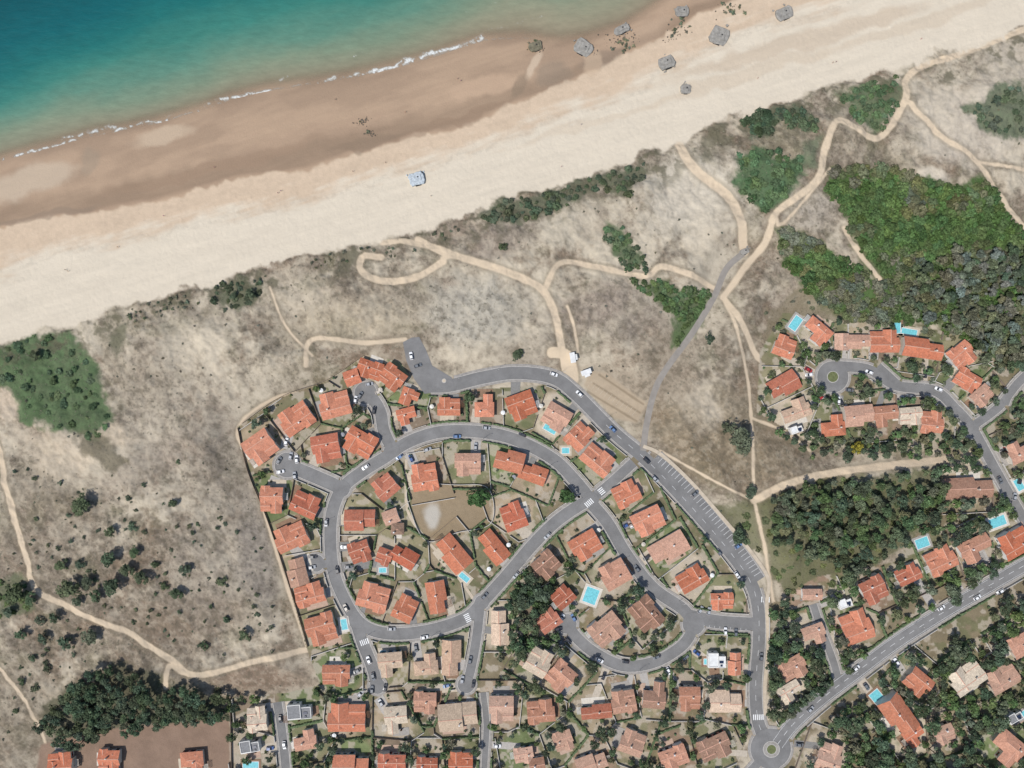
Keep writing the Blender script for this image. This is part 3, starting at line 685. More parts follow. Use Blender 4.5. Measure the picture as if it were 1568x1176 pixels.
for hi,(hx,hy,w_,h_,an,t) in enumerate(HOUSES):
    rnd=random.Random(hi*13+5); x,y=W(hx,hy); w=w_*S-1.0; h=h_*S-1.0
    nm={'w':'modern_white_house','g':'modern_grey_house'}.get(t,'terracotta_roof_house')
    E=bpy.data.objects.new(nm,None); scene.collection.objects.link(E); E.location=(x,y,0); E.rotation_euler=(0,0,math.radians(an)); E.empty_display_size=3
    wm=MB();rm=MB();uv=[];win_=MB();shm=MB();rg=MB()
    WM=rnd.choice(WALLM)
    if t in 'wg':
        for cx,cy,a,b,H in [(0,0,w*.98,h*.6,3.1),(-w*.2,h*.12,w*.55,h*.72,3.6)]:
            wm.box((cx,cy,H/2-.1),(a,b,H+.2),0)
            for dx,dy,sx_,sy_ in ((0,b/2-.15,a,.3),(0,-b/2+.15,a,.3),(a/2-.15,0,.3,b-.6),(-a/2+.15,0,.3,b-.6)):
                wm.box((cx+dx,cy+dy,H+.25),(sx_,sy_,.3),0)
            rm.q([(cx-a/2+.3,cy-b/2+.3,H+.12),(cx+a/2-.3,cy-b/2+.3,H+.12),(cx+a/2-.3,cy+b/2-.3,H+.12),(cx-a/2+.3,cy+b/2-.3,H+.12)])
            openings(win_,shm,cx,cy,a,b,rnd)
        wm.obj('walls',WALLM[0],E); rm.obj('roof',MEMB if t=='w' else MEMG,E); win_.obj('windows',GLASS,E); shm.obj('shutters',SHUT[2],E)
        sp=MB(); sp.box((w*.25,0,3.45),(2.2,1.3,.1)); sp.box((w*.25,-h*.18,3.45),(1,.8,.5)); sp.obj('rooftop_unit',SOLAR,E)
    else:
        p=math.radians(rnd.uniform(17,23)); ev=2.8; mir=rnd.choice((-1,1)); mir2=rnd.choice((-1,1))
        two=(w*h>120 and rnd.random()<.35)
        if two: ev=3.9
        small=w*h<60
        if small:
            zr=gable(rm,uv,0,0,max(w,h),min(w,h),ev,p,'x' if w>=h else 'y',hip=rnd.random()<.2,wallm=wm,ridge=rg)
            openings(win_,shm,0,0,max(w,h),min(w,h),rnd,'x' if w>=h else 'y')
        else:
            lay=rnd.random()
            if w>=h*1.4 or h>=w*1.4:
                ax='x' if w>h else 'y'; L_,D_=max(w,h),min(w,h)
                zr=gable(rm,uv,0 if ax=='y' else mir*L_*.2,0 if ax=='x' else mir*L_*.2,L_*.6,D_,ev,p,ax,wallm=wm,ridge=rg)
                cx,cy=(-mir*L_*.24,mir2*D_*.1) if ax=='x' else (mir2*D_*.1,-mir*L_*.24)
                gable(rm,uv,cx,cy,L_*.5,D_*.8,ev-.35,p*.97,ax,wallm=wm,ridge=rg)
                openings(win_,shm,0 if ax=='y' else mir*L_*.2,0 if ax=='x' else mir*L_*.2,L_*.6,D_,rnd,ax)
                openings(win_,shm,cx,cy,L_*.5,D_*.8,rnd,ax)
            else:
                zr=gable(rm,uv,0,mir*h*.14,w,h*.58,ev,p,'x',hip=lay<.12,wallm=wm,ridge=rg)
                gable(rm,uv,mir2*w*.2,-mir*h*.1,h*.8,w*.44,ev-.22,p*1.03,'y',wallm=wm,ridge=rg)
                openings(win_,shm,0,mir*h*.14,w,h*.58,rnd); openings(win_,shm,mir2*w*.2,-mir*h*.1,h*.8,w*.44,rnd,'y')
                if lay>.25:
                    gable(rm,uv,-mir2*w*.29,-mir*h*.24,w*.42,h*.4,ev-.5,p*.94,'x',oh=.4,wallm=wm,ridge=rg)
                if lay>.6:
                    gable(rm,uv,-mir2*w*.3,mir*h*.2,h*.62,w*.36,ev-.12,p*.98,'y',oh=.4,wallm=wm,ridge=rg)
        R=rm.obj('roof',[ROOF,FASC],E); uvify(R.data,uv)
        c=PALR[t]; j=rnd.uniform(-16,12); j2=rnd.uniform(-9,9); cl=lin(min(255,c[0]+j),c[1]+j+j2,c[2]+j+j2*1.2-2); R.color=(*[float(q) for q in cl],1)
        wm.obj('walls',WM,E); rg.obj('ridge_tiles',RIDGE,E); win_.obj('windows',GLASS,E); shm.obj('shutters',rnd.choice(SHUT),E)
        ch=MB(); cx,cy=rnd.uniform(-.3,.3)*w,mir*h*.14+rnd.choice((-.8,.8)); ch.box((cx,cy,zr*.5+1.2),(.7,.6,zr-.6+1.0)); ch.box((cx,cy,zr+1.17),(.85,.75,.12),0); ch.obj('chimney',WM,E)
    dd_=MB(); dd_.box((rnd.uniform(-.2,.2)*w,-h/2+.35,1.0),(1.0,.12,2.1)); dd_.obj('door',DOOR,E)
    tz=.10+.004*(hi%10)
    tm=MB(); sgn=rnd.choice((-1,1))
    if rnd.random()<.5: tm.box((rnd.uniform(-.15,.15)*w,sgn*(h/2+1.0),tz/2),(w*rnd.uniform(.5,.9),4.2,tz))
    else: tm.box((sgn*(w/2+1.0),rnd.uniform(-.15,.15)*h,tz/2),(4.2,h*rnd.uniform(.5,.9),tz))
    tm.obj('terrace',rnd.choice(TERR),E)
    if rnd.random()<.5 and w*h>60:
        pg=MB(); px0=rnd.choice((-1,1))*(w/2+1.3); py0=rnd.uniform(-.3,.3)*h
        for a_ in (-1,1):
            for b_ in (-1,1): pg.box((px0+a_*1.1,py0+b_*1.6,1.15),(.12,.12,2.3))
        for q in range(9): pg.box((px0,py0-1.7+q*.425,2.36),(2.6,.16,.1))
        pg.obj('pergola',rnd.choice([WALLM[0],DOOR,WALLM[1]]),E)
# driveways
CARS=[]
DRM=[simple('driveway_gravel',lin(198,186,168),sc=.9,var=.15),simple('driveway_concrete',lin(186,180,172),sc=.9,var=.12),simple('driveway_asphalt',lin(142,140,136),sc=.9,var=.12)]
for hi,(hx,hy,w_,h_,an,t) in enumerate(HOUSES):
    if w_*h_<500: continue
    rnd=random.Random(hi*7+1); x,y=W(hx,hy); best=None
    for i,(Q,hw) in enumerate(RP):
        if i in (21,22): continue
        dq=pl_dist(Q,x,y); e=dq[0]-hw
        if best is None or e<best[0]: best=(e,dq,hw)
    for c,r in DK:
        e=math.hypot(x-c[0],y-c[1])-r
        if e<best[0]: best=(e,(e+r,0,np.array(c),np.array([1,0])),r)
    e,dq,hw=best
    if e>26 or e<4: continue
    tgt=np.array(dq[2]); dv=tgt-np.array([x,y]); Ld=np.linalg.norm(dv); dv/=Ld; nn_=np.array([-dv[1],dv[0]])
    off=rnd.choice((-1,1))*rnd.uniform(2.5,4.2)
    a=np.array([x,y])+nn_*off+dv*2; b=np.array([x,y])+nn_*off+dv*(Ld-hw-1.45); wdt=rnd.uniform(2.8,5.5)/2
    z=.02+.003*(hi%15)
    mk('driveway',[(*(a+nn_*wdt),z),(*(b+nn_*wdt*1.1),z),(*(b-nn_*wdt*1.1),z),(*(a-nn_*wdt),z)],[(3,2,1,0)],rnd.choice(DRM))
    DRIVES.append((a,b))
    if rnd.random()<.75:
        s_=rnd.uniform(2.6,4.2); p=b-dv*s_; 
        px_,py_=p[0]/S+784,588-p[1]/S
        if ras(OH,px_,py_)>4: CARS.append((p[0],p[1],math.atan2(dv[1],dv[0])+rnd.choice((0,math.pi)),z))
# ------------------------------------------------------------------ pools
PW=NB('pool_water'); pp=PW.add('ShaderNodeNewGeometry').outputs['Position']; PWm=PW.fin(PW.scale((.16,.48,.52),PW.mr(PW.noise(1.2,3,pp),.3,.7,.8,1.2)),.1,.5)
for k,(px_,py_,w_,h_,an) in enumerate(POOLS):
    x,y=W(px_,py_); w=w_*S*.9;h=h_*S*.9
    E=bpy.data.objects.new('swimming_pool',None); scene.collection.objects.link(E); E.location=(x,y,0); E.rotation_euler=(0,0,math.radians(an))
    dk=MB(); dk.box((0,0,.085),(w+2.8,h+2.8,.17)); dk.obj('pool_deck',TERR[(0,4,2,3)[k%4]],E)
    cp=MB()
    for c,s_ in (((0,h/2+.15,.12),(w+.6,.3,.26)),((0,-h/2-.15,.12),(w+.6,.3,.26)),((w/2+.15,0,.12),(.3,h,.26)),((-w/2-.15,0,.12),(.3,h,.26))): cp.box(c,s_)
    cp.obj('coping',MEMB,E)
    wt=MB(); wt.q([(-w/2,-h/2,.2),(w/2,-h/2,.2),(w/2,h/2,.2),(-w/2,h/2,.2)]); wt.obj('pool_water',PWm,E)
# ------------------------------------------------------------------ foliage meshes
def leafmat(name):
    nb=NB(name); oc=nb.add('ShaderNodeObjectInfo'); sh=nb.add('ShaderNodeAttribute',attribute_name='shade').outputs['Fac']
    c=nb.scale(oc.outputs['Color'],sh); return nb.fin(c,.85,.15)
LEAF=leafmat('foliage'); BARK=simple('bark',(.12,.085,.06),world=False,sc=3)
def crown(name,seed,R,z0,z1,ncl,nl,ls,flat=.8,trunk=True,rc=.3):
    r=np.random.RandomState(seed)
    a=r.rand(3)*6.28; cen=[]
    for k in range(ncl):
        th=r.rand()*6.283; q=math.sqrt(r.rand()); Rt=R*(.78+.16*math.sin(2*th+a[0])+.1*math.sin(3*th+a[1])+.08*math.sin(5*th+a[2]))
        hh=math.sqrt(max(0,1-q*q*.9)); z=z0+(z1-z0)*(hh*r.uniform(.45,1.0))
        cen.append((math.cos(th)*q*Rt,math.sin(th)*q*Rt,z))
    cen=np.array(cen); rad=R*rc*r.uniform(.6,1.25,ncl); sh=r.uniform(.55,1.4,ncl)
    ci=np.repeat(np.arange(ncl),nl); n=len(ci)
    dv=r.normal(size=(n,3)); dv[:,2]=np.abs(dv[:,2])*.8+.0; dv/=np.linalg.norm(dv,axis=1)[:,None]
    pos=cen[ci]+dv*(rad[ci]*r.uniform(.55,1.05,n))[:,None]*np.array([1,1,flat])
    nr=dv+r.normal(size=(n,3))*.45+np.array([0,0,.35]); nr/=np.linalg.norm(nr,axis=1)[:,None]
    t=np.cross(nr,r.normal(size=(n,3))); t/=np.linalg.norm(t,axis=1)[:,None]; b=np.cross(nr,t)
    l=(ls*r.uniform(.6,1.4,n))[:,None]; wv_=l*r.uniform(.5,.9,n)[:,None]
    quad=np.stack([pos-t*l,pos-b*wv_,pos+t*l,pos+b*wv_],1).reshape(-1,3)
    V_=quad.tolist(); F_=[(4*i,4*i+1,4*i+2,4*i+3) for i in range(n)]; M_=[0]*n
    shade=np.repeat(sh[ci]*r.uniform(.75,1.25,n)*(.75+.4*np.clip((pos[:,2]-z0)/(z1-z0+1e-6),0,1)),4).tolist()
    if trunk:
        m=MB(); tr_=max(.12,R*.055); m.cyl((0,0,-.6),(R*.06,R*.04,z0*.6),tr_*1.4,tr_,7,1); m.cyl((R*.06,R*.04,z0*.6),(0,0,z0+(z1-z0)*.6),tr_,tr_*.4,7,1)
        for k in range(min(7,ncl)):
            c=cen[k]; m.cyl((R*.04,R*.03,z0*.65+(z1-z0)*.04*k),tuple(c),tr_*.45,tr_*.12,5,1)
        o=len(V_); V_+=m.v; F_+=[tuple(o+i for i in f) for f in m.f]; M_+=[1]*len(m.f); shade+=[1.0]*len(m.v)
    me=mk(name,V_,F_,[LEAF,BARK],M_,link=False)
    at=me.attributes.new('shade','FLOAT','POINT'); at.data.foreach_set('value',np.array(shade,np.float32))
    return me
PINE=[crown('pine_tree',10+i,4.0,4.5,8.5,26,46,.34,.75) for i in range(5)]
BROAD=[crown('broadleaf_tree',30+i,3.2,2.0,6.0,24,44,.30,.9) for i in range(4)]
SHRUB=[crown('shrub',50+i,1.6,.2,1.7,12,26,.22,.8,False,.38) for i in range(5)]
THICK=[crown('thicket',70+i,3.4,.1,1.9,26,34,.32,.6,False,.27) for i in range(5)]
def inst(name,me,px_,py_,sc,col,parent=None,zs=1.0):
    ob=bpy.data.objects.new(name,me); scene.collection.objects.link(ob)
    x,y=W(px_,py_); ob.location=(x,y,height(px_,py_)-.05); ob.rotation_euler=(random.uniform(-.06,.06),random.uniform(-.06,.06),random.uniform(0,6.28)); ob.scale=(sc*random.uniform(.9,1.1),sc*random.uniform(.9,1.1),sc*zs)
    ob.color=(*col,1)
    if parent: ob.parent=parent
    return ob
def jc(c,j=.25):
    k=random.uniform(1-j,1+j); return (c[0]*k*random.uniform(.85,1.15),c[1]*k,c[2]*k*random.uniform(.85,1.15))
PC=(.085,.115,.066); BC=(.095,.14,.058); GC=(.080,.130,.045); GREY=(.150,.168,.128); OLV=(.13,.14,.085)
def scatter(poly,n,mind,ok=lambda x,y:True,existing=None):
    P=np.array(poly); x0,y0=P.min(0);x1,y1=P.max(0); pts=[] if existing is None else existing; out=[]; tries=0
    while len(out)<n and tries<n*14:
        tries+=1; x=random.uniform(x0,x1);y=random.uniform(y0,y1)
        if not bool(inside(np.array(x),np.array(y),poly)) or not ok(x,y): continue
        if pts:
            A_=np.array(pts)
            if ((A_[:,0]-x)**2+(A_[:,1]-y)**2).min()<mind*mind: continue
        pts.append((x,y)); out.append((x,y))
    return out
def grp(name):
    E=bpy.data.objects.new(name,None); scene.collection.objects.link(E); return E
okf=lambda x,y: ras(OR,x,y)>5 and ras(OH,x,y)>2
OT=np.full(OX.shape,1e3)
for pts,hw in TRAILS: polyline_field(OT,OX,OY,smooth_poly(pts,8),16,ox,oy)
okt=lambda x,y: okf(x,y) and ras(OT,x,y)>8
F1=[(1170,765),(1230,742),(1300,733),(1380,722),(1432,718),(1442,770),(1430,812),(1372,842),(1330,868),(1285,880),(1225,842),(1180,835)]
E=grp('pine_forest')
for x,y in scatter(F1,140,9,okt): inst('pine',random.choice(PINE+BROAD[:2]),x,y,random.uniform(.55,1.15),jc(random.choice([PC,PC,BC,OLV]),.3),E)
E=grp('pine_forest')
for x,y in scatter([(1390,425),(1440,385),(1500,390),(1600,350),(1620,560),(1520,565),(1480,520),(1440,500),(1370,482)],170,9,okt): inst('pine',random.choice(PINE),x,y,random.uniform(.5,.95),jc(random.choice([GREY,GREY,PC,OLV]),.3),E)
E=grp('pine_forest')
for x,y in scatter([(120,1040),(180,1008),(262,1035),(352,1064),(350,1098),(250,1108),(185,1122),(110,1138),(62,1110)],100,9,okt): inst('pine',random.choice(PINE),x,y,random.uniform(.6,1.0),jc(PC),E)
E=grp('coastal_shrubland')
hn=lambda x,y: float(fbm(np.array([x]),np.array([y]),611,45,3)[0])
for x,y in scatter(GREENS[9][0],820,7,okt):
    q=hn(x,y); c=GC if q<.52 else ((.105,.125,.06) if q<.62 else (.12,.13,.085))
    inst('thicket',random.choice(THICK),x,y,random.uniform(.6,1.25),jc(c,.25),E,random.uniform(.6,1.3))
for g,n,c,smin,smax in [(0,60,(.09,.13,.066),.3,.9),(2,22,(.08,.10,.058),.3,.8),(4,64,(.082,.105,.062),.3,.85),(5,24,(.075,.11,.058),.4,.9),(6,60,(.078,.12,.05),.4,.85),(7,46,(.08,.13,.06),.4,1.0),(8,40,(.08,.12,.06),.4,.9),(10,36,(.08,.105,.066),.4,.9),(12,100,(.11,.13,.06),.4,.85),(13,110,(.12,.125,.08),.35,.8),(11,14,BC,.4,.8),(14,40,(.09,.10,.06),.4,.9),(17,18,(.06,.09,.05),.5,1.),(18,20,(.065,.095,.055),.5,.9),(20,30,(.10,.13,.055),.4,.8)]:
    E=grp('dune_thicket')
    for x,y in scatter(GREENS[g][0],n,7,okt): inst('thicket',random.choice(THICK),x,y,random.uniform(smin,smax),jc(c,.3),E,random.uniform(.4,1.0))
for x,y,r in [(272,768,8),(62,912,10),(40,905,16),(180,850,13),(215,840,9),(205,868,11),(242,862,8),(122,895,18),(185,890,16),(160,905,10),(255,895,7),(290,868,10),(276,905,10),(343,888,8),(350,945,7),(380,967,9),(318,985,8),(150,968,14),(110,978,12),(78,972,10),(135,768,15),(132,915,9),(210,803,8),(1125,670,21),(1110,655,10),(62,545,9),(205,760,6),(180,810,9),(70,945,8),(105,860,9),(132,860,8),(25,930,9),(1145,750,10),(1128,820,14),(40,1040,7),(60,1050,8),(30,1085,6),(80,1020,7),(398,938,5),(60,1000,6),(228,740,4),(280,705,4),(1140,190,8),(770,380,8),(792,545,9),(1085,518,8),(960,302,8),(840,300,8),(820,325,8),(388,452,9),(360,455,8),(225,880,12),(145,885,10),(95,940,9),(45,965,9)]:
    me=random.choice(BROAD if r>8 else SHRUB); base=3.2 if r>8 else 1.6
    inst('dune_pine_tree' if r>8 else 'dune_bush',me,x,y,r*S/base,jc((.08,.105,.06),.2),None,.7)
E=grp('dune_bushes')
dune_poly=[(0,560),(300,470),(500,420),(800,350),(1100,250),(1300,180),(1568,100),(1568,240),(1250,250),(1180,440),(1160,560),(1150,900),(1000,680),(870,560),(640,510),(540,540),(360,640),(440,900),(480,1000),(340,1030),(0,1176)]
for x,y in scatter(dune_poly,150,6,lambda x,y: okt(x,y) and (fbm(np.array([x]),np.array([y]),71,60,3)[0]>.5)): inst('bush',random.choice(SHRUB),x,y,random.uniform(.2,.5),jc((.12,.12,.085),.3),E,.6)
E=grp('dune_bushes')
for x,y in scatter([(0,700),(140,740),(330,780),(400,830),(440,1000),(330,1010),(200,950),(20,1120),(0,1100)],150,8,lambda x,y: okt(x,y) and fbm(np.array([x]),np.array([y]),75,50,3)[0]>.44): inst('bush',random.choice(SHRUB),x,y,random.uniform(.3,1.0),jc((.09,.11,.066),.3),E,.7)
E=grp('dune_bushes')
for x,y in scatter([(180,478),(300,446),(410,418),(520,384),(620,368),(700,346),(740,330),(745,350),(620,392),(520,402),(410,440),(300,470),(190,500)],110,5,lambda x,y: okt(x,y) and fbm(np.array([x]),np.array([y]),77,26,3)[0]>.46): inst('bush',random.choice(SHRUB),x,y,random.uniform(.35,.9),jc((.105,.12,.075),.3),E,.6)
inst('broadleaf_tree',BROAD[0],734,759,1.9,(.05,.10,.034),None,.8); inst('broadleaf_tree',BROAD[1],866,757,1.6,(.055,.10,.036),None,.8); inst('broadleaf_tree',BROAD[2],1306,684,1.1,(.22,.19,.03))
RES=[(URB[0],110,10,(.35,.8)),([(780,830),(860,830),(1150,1000),(1150,1236),(350,1236),(360,1060),(560,1060),(760,1060)],180,9,(.45,.95)),([(790,868),(850,880),(852,1000),(800,1015),(775,940)],50,8,(.6,1.05)),(URB[1],280,10,(.6,1.2)),(URB[2],120,9,(.4,.95)),
 ([(1440,690),(1500,680),(1600,700),(1600,900),(1440,900)],40,10,(.6,1.1)),([(1185,1000),(1260,1030),(1250,1100),(1190,1120)],25,9,(.6,1.)),([(1165,960),(1300,960),(1290,1050),(1180,1090)],30,9,(.6,1.1)),([(1255,1100),(1568,930),(1600,1236),(1230,1236)],130,10,(.7,1.25)),
 ([(1180,660),(1440,660),(1480,700),(1230,700)],40,8,(.4,.8))]
ex=[]
for poly,n,md,(a,b) in RES:
    for x,y in scatter(poly,n,md,lambda x,y: ras(OR,x,y)>6 and ras(OH,x,y)>3.5 and not inside(np.array(x),np.array(y),field),ex):
        dh=min(ras(OH,x,y)*S*1.1,ras(OR,x,y)*S*1.3)
        pine=random.random()<.5; R=4.0 if pine else 3.2
        sc=min(random.uniform(a,b),max(.3,(dh+1.0)/R))
        if sc<.42: inst('garden_bush',random.choice(SHRUB),x,y,max(.5,sc*1.8),jc(random.choice([BC,OLV]),.3))
        else: inst('pine_tree' if pine else 'broadleaf_tree',random.choice(PINE if pine else BROAD),x,y,sc,jc(PC if pine else random.choice([BC,BC,OLV]),.3))
E=grp('garden_shrubs')
for poly,n in ((URB[0],460),(URB[1],150),(URB[2],110)):
    for x,y in scatter(poly,n,5,lambda x,y: ras(OR,x,y)>6 and ras(OH,x,y)>2 and not inside(np.array(x),np.array(y),field)): inst('shrub',random.choice(SHRUB),x,y,random.uniform(.25,.75),jc(random.choice([BC,OLV,PC,BC]),.4),E)
# dune grass tufts in one mesh
r=np.random.RandomState(5); n=30000
tx=r.uniform(-50,1620,n);ty=r.uniform(50,1120,n)
ii=np.clip(np.searchsorted(gy,ty),0,ny-1);jj=np.clip(np.searchsorted(gx,tx),0,nx-1)
keep=(VEG[ii,jj]*r.uniform(.4,1.3,n)>.38)&(fd[ii,jj]>4)&(RD[ii,jj]>3)&(UD[ii,jj]<-3)&(TR[ii,jj]>2)
tx,ty,ii,jj=tx[keep],ty[keep],ii[keep],jj[keep]; n=len(tx)
k=5; bx=np.repeat((tx-784)*S,k)+r.normal(size=n*k)*.3; by=np.repeat((588-ty)*S,k)+r.normal(size=n*k)*.3; bz=np.repeat(Z[ii,jj],k)+.08
sz=np.repeat(r.uniform(.1,.3,n),k)
nr=r.normal(size=(n*k,3));nr[:,2]=np.abs(nr[:,2])+.9; nr/=np.linalg.norm(nr,axis=1)[:,None]
t=np.cross(nr,r.normal(size=(n*k,3)));t/=np.linalg.norm(t,axis=1)[:,None];b=np.cross(nr,t)
pos=np.stack([bx,by,bz+sz*.3],1); quad=np.stack([pos-t*sz[:,None],pos-b*sz[:,None]*.6,pos+t*sz[:,None],pos+b*sz[:,None]*.6],1).reshape(-1,3)
mk('dune_grass',quad.tolist(),[(4*i,4*i+1,4*i+2,4*i+3) for i in range(n*k)],simple('dune_grass_blades',(.185,.175,.125),sc=.2,var=.35))
# ------------------------------------------------------------------ fences, hedges
WALLF=simple('garden_wall_render',(.5,.47,.42),sc=.6,var=.15); WOODF=simple('wooden_fence',(.24,.19,.15),sc=1,var=.25); HEDGE=simple('hedge_foliage',(.10,.138,.066),sc=2.2,var=.5,sc2=7)
def build_run(pts,kind):
    pts=np.array(pts)
    if len(pts)<3: return
    N=normals(pts.copy()); n=len(pts); rr=np.random.RandomState(int(abs(pts[0,0]*31+pts[0,1]*17))%100000); V_=[];F_=[]
    if kind=='h':
        hh=rr.uniform(1.1,1.7); ww=rr.uniform(.4,.65)
        prof=[(-1,0),(-1.05,.6),(-.6,1),(.6,1),(1.05,.6),(1,0)]
        for i in range(n):
            for a,z in prof:
                j=rr.uniform(.6,1.4); p=pts[i]+N[i]*a*ww*j+rr.normal(size=2)*.1; V_.append((p[0],p[1],z*hh*rr.uniform(.75,1.2)))
        m=len(prof)
        for i in range(n-1):
            for k in range(m-1): F_.append((i*m+k,(i+1)*m+k,(i+1)*m+k+1,i*m+k+1))
        F_.append(tuple(range(m))); F_.append(tuple((n-1)*m+k for k in range(m)))
        mk('garden_hedge',V_,F_,HEDGE)
    else:
        hh,ww=(1.3,.13) if kind=='w' else (1.5,.06)
        for i in range(n):
            for a,z in ((-1,0),(-1,hh),(1,hh),(1,0)): p=pts[i]+N[i]*a*ww; V_.append((p[0],p[1],z))
        for i in range(n-1):
            for k in range(3): F_.append((i*4+k,(i+1)*4+k,(i+1)*4+k+1,i*4+k+1))
        F_.append((0,1,2,3)); F_.append(tuple((n-1)*4+k for k in (3,2,1,0)))
        mk('garden_wall' if kind=='w' else 'wooden_fence',V_,F_,WALLF if kind=='w' else WOODF)
def runs(line,kind,extra=None):
    cur=[]
    for p in line:
        px_,py_=p[0]/S+784,588-p[1]/S
        ok=ras(UM,px_,py_,False) and ras(OR,px_,py_)>4.6 and ras(OH,px_,py_)>1.5 and (extra is None or extra(p))
        if ok: cur.append(p)
        else:
            if len(cur)>3: build_run(cur,kind)
            cur=[]
    if len(cur)>3: build_run(cur,kind)
def clip(poly,p,nv):
    out=[];n=len(poly)
    for i in range(n):
        a=poly[i];b=poly[(i+1)%n]; da=np.dot(a-p,nv);db=np.dot(b-p,nv)
        if da<=0: out.append(a)
        if da*db<0: out.append(a+(b-a)*da/(da-db))
    return out
HW=np.array([W(h[0],h[1]) for h in HOUSES])
for i in range(len(HW)):
    if HOUSES[i][2]*HOUSES[i][3]<560: continue
    c=HW[i]; R=15; a=math.radians(HOUSES[i][4]); cell=[c+R*np.array([math.cos(a+q),math.sin(a+q)])*1.3 for q in (math.pi/4,3*math.pi/4,5*math.pi/4,7*math.pi/4)]
    nb_=[j for j in range(len(HW)) if j!=i and HOUSES[j][2]*HOUSES[j][3]>=560 and np.linalg.norm(HW[j]-c)<38]
    for j in nb_:
        m=(c+HW[j])/2; cell=clip(cell,m,HW[j]-c)
        if not cell: break
    for k in range(len(cell)):
        a_,b_=cell[k],cell[(k+1)%len(cell)]; L_=np.linalg.norm(b_-a_)
        if L_<3: continue
        mid=(a_+b_)/2; sh_=[j for j in nb_ if abs(np.linalg.norm(mid-HW[j])-np.linalg.norm(mid-c))<.3]
        if sh_ and sh_[0]<i: continue
        rnd=random.Random(i*100+k); kind=rnd.choice(['h','w','w','f','h'])
        n=max(3,int(L_/.8)); line=[a_+(b_-a_)*q/n for q in range(n+1)]
        runs(line,kind)
def near_drive(p):
    for a,b in DRIVES:
        if abs(a[0]-p[0])>30 or abs(a[1]-p[1])>30: continue
        d_=b-a; L_=np.dot(d_,d_); t=np.clip(np.dot(p-a,d_)/L_,0,1.25)
        if np.linalg.norm(a+d_*t-p)<2.6: return False
    return True
for i,(Q,hw) in enumerate(RP):
    if i in (21,22): continue
    N=normals(Q.copy())
    for sg in (-1,1):
        E_=Q+N*sg*(hw+1.95); L_=np.concatenate([[0],np.cumsum(np.linalg.norm(np.diff(E_,axis=0),axis=1))]); n=int(L_[-1]/.8)
        ln=[np.array([np.interp(q*.8,L_,E_[:,0]),np.interp(q*.8,L_,E_[:,1])]) for q in range(n)]
        for c0 in range(0,n,22): runs(ln[c0:c0+22],random.choice(['w','w','h','h']),near_drive)
fw_=[np.array(W(*p)) for p in smooth_poly(field,3,True)]
build_run(fw_,'w')
for pl in ([(365,655),(380,720),(412,800),(445,900),(472,990)],[(372,648),(430,608),(500,582),(556,545)],[(353,1068),(354,1100),(355,1140),(356,1200)]):
    build_run([np.array(W(*p)) for p in smooth_poly(pl,3)],'f')
# ------------------------------------------------------------------ cars
nb=NB('car_paint'); CP=nb.fin(nb.add('ShaderNodeObjectInfo').outputs['Color'],.3,.5); nb.b.inputs['Coat Weight'].default_value=.4
TY=NB('tyre_rubber').fin((.02,.02,.02),.9,.2); LT=NB('lamp_lens').fin((.6,.6,.6),.2,.5); RL=NB('rear_lamp').fin((.4,.02,.02),.3,.5)
def carmesh(kind):
    m=MB()
    if kind=='car': stn=[(-2.15,.68,.35,.72),(-2.02,.84,.25,.9),(-1.2,.9,.22,.95),(.9,.9,.22,.92),(1.75,.85,.22,.80),(2.12,.66,.32,.62)]; gh=[(-1.85,.78),(1.05,.8),(-1.35,.64),(.25,.64)];zt=1.46;zb=.93
    else: stn=[(-2.5,.9,.3,1.2),(-2.4,.97,.28,1.3),(1.5,.97,.28,1.25),(2.1,.9,.28,1.05),(2.5,.78,.35,.75)]; gh=[(-2.42,.93),(1.75,.9),(-2.35,.84),(1.05,.8)];zt=2.1;zb=1.2
    for (x0,w0,b0,t0),(x1,w1,b1,t1) in zip(stn[:-1],stn[1:]):
        m.q([(x0,-w0,t0),(x1,-w1,t1),(x1,w1,t1),(x0,w0,t0)],0)
        m.q([(x0,-w0,b0),(x1,-w1,b1),(x1,-w1,t1),(x0,-w0,t0)],0); m.q([(x0,w0,t0),(x1,w1,t1),(x1,w1,b1),(x0,w0,b0)],0)
        m.q([(x0,w0,b0),(x1,w1,b1),(x1,-w1,b1),(x0,-w0,b0)],2)
    for s_ in (0,-1):
        x0,w0,b0,t0=stn[s_]; m.q([(x0,-w0,b0),(x0,-w0,t0),(x0,w0,t0),(x0,w0,b0)],0)
    (xa,wa),(xb,wb),(xc,wc),(xd,wd)=gh
    A_=(xa,-wa,zb);B_=(xb,-wb,zb);B2=(xb,wb,zb);A2=(xa,wa,zb);C_=(xc,-wc,zt);D_=(xd,-wd,zt);D2=(xd,wd,zt);C2=(xc,wc,zt)
    m.q([A_,B_,D_,C_],1 if kind=='car' else 0);m.q([B2,A2,C2,D2],1 if kind=='car' else 0);m.q([B_,B2,D2,D_],1);m.q([A2,A_,C_,C2],1 if kind=='car' else 0)
    m.q([C_,D_,D2,C2],0); m.box(((xc+xd)/2,0,zt+.02),((xd-xc)*.96,wc*1.85,.05),0)
    for sx_ in (stn[1][0]+.75,stn[-2][0]-.35):
        for sy_ in (-1,1): m.cyl((sx_,sy_*.72,.32),(sx_,sy_*.93,.32),.33,.33,12,2); 
    fx=stn[-1][0]
    for sy_ in (-1,1):
        m.box((fx-.05,sy_*stn[-1][1]*.8,.58),(.18,.26,.14),3); m.box((stn[0][0]+.03,sy_*stn[0][1]*.85,.68),(.12,.2,.18),4); m.box((xb-.25,sy_*(wb+.16),zb+.06),(.12,.2,.12),0)
    return m.obj(kind,[CP,GLASS,TY,LT,RL],link=False)
CM=carmesh('car');VM=carmesh('van')
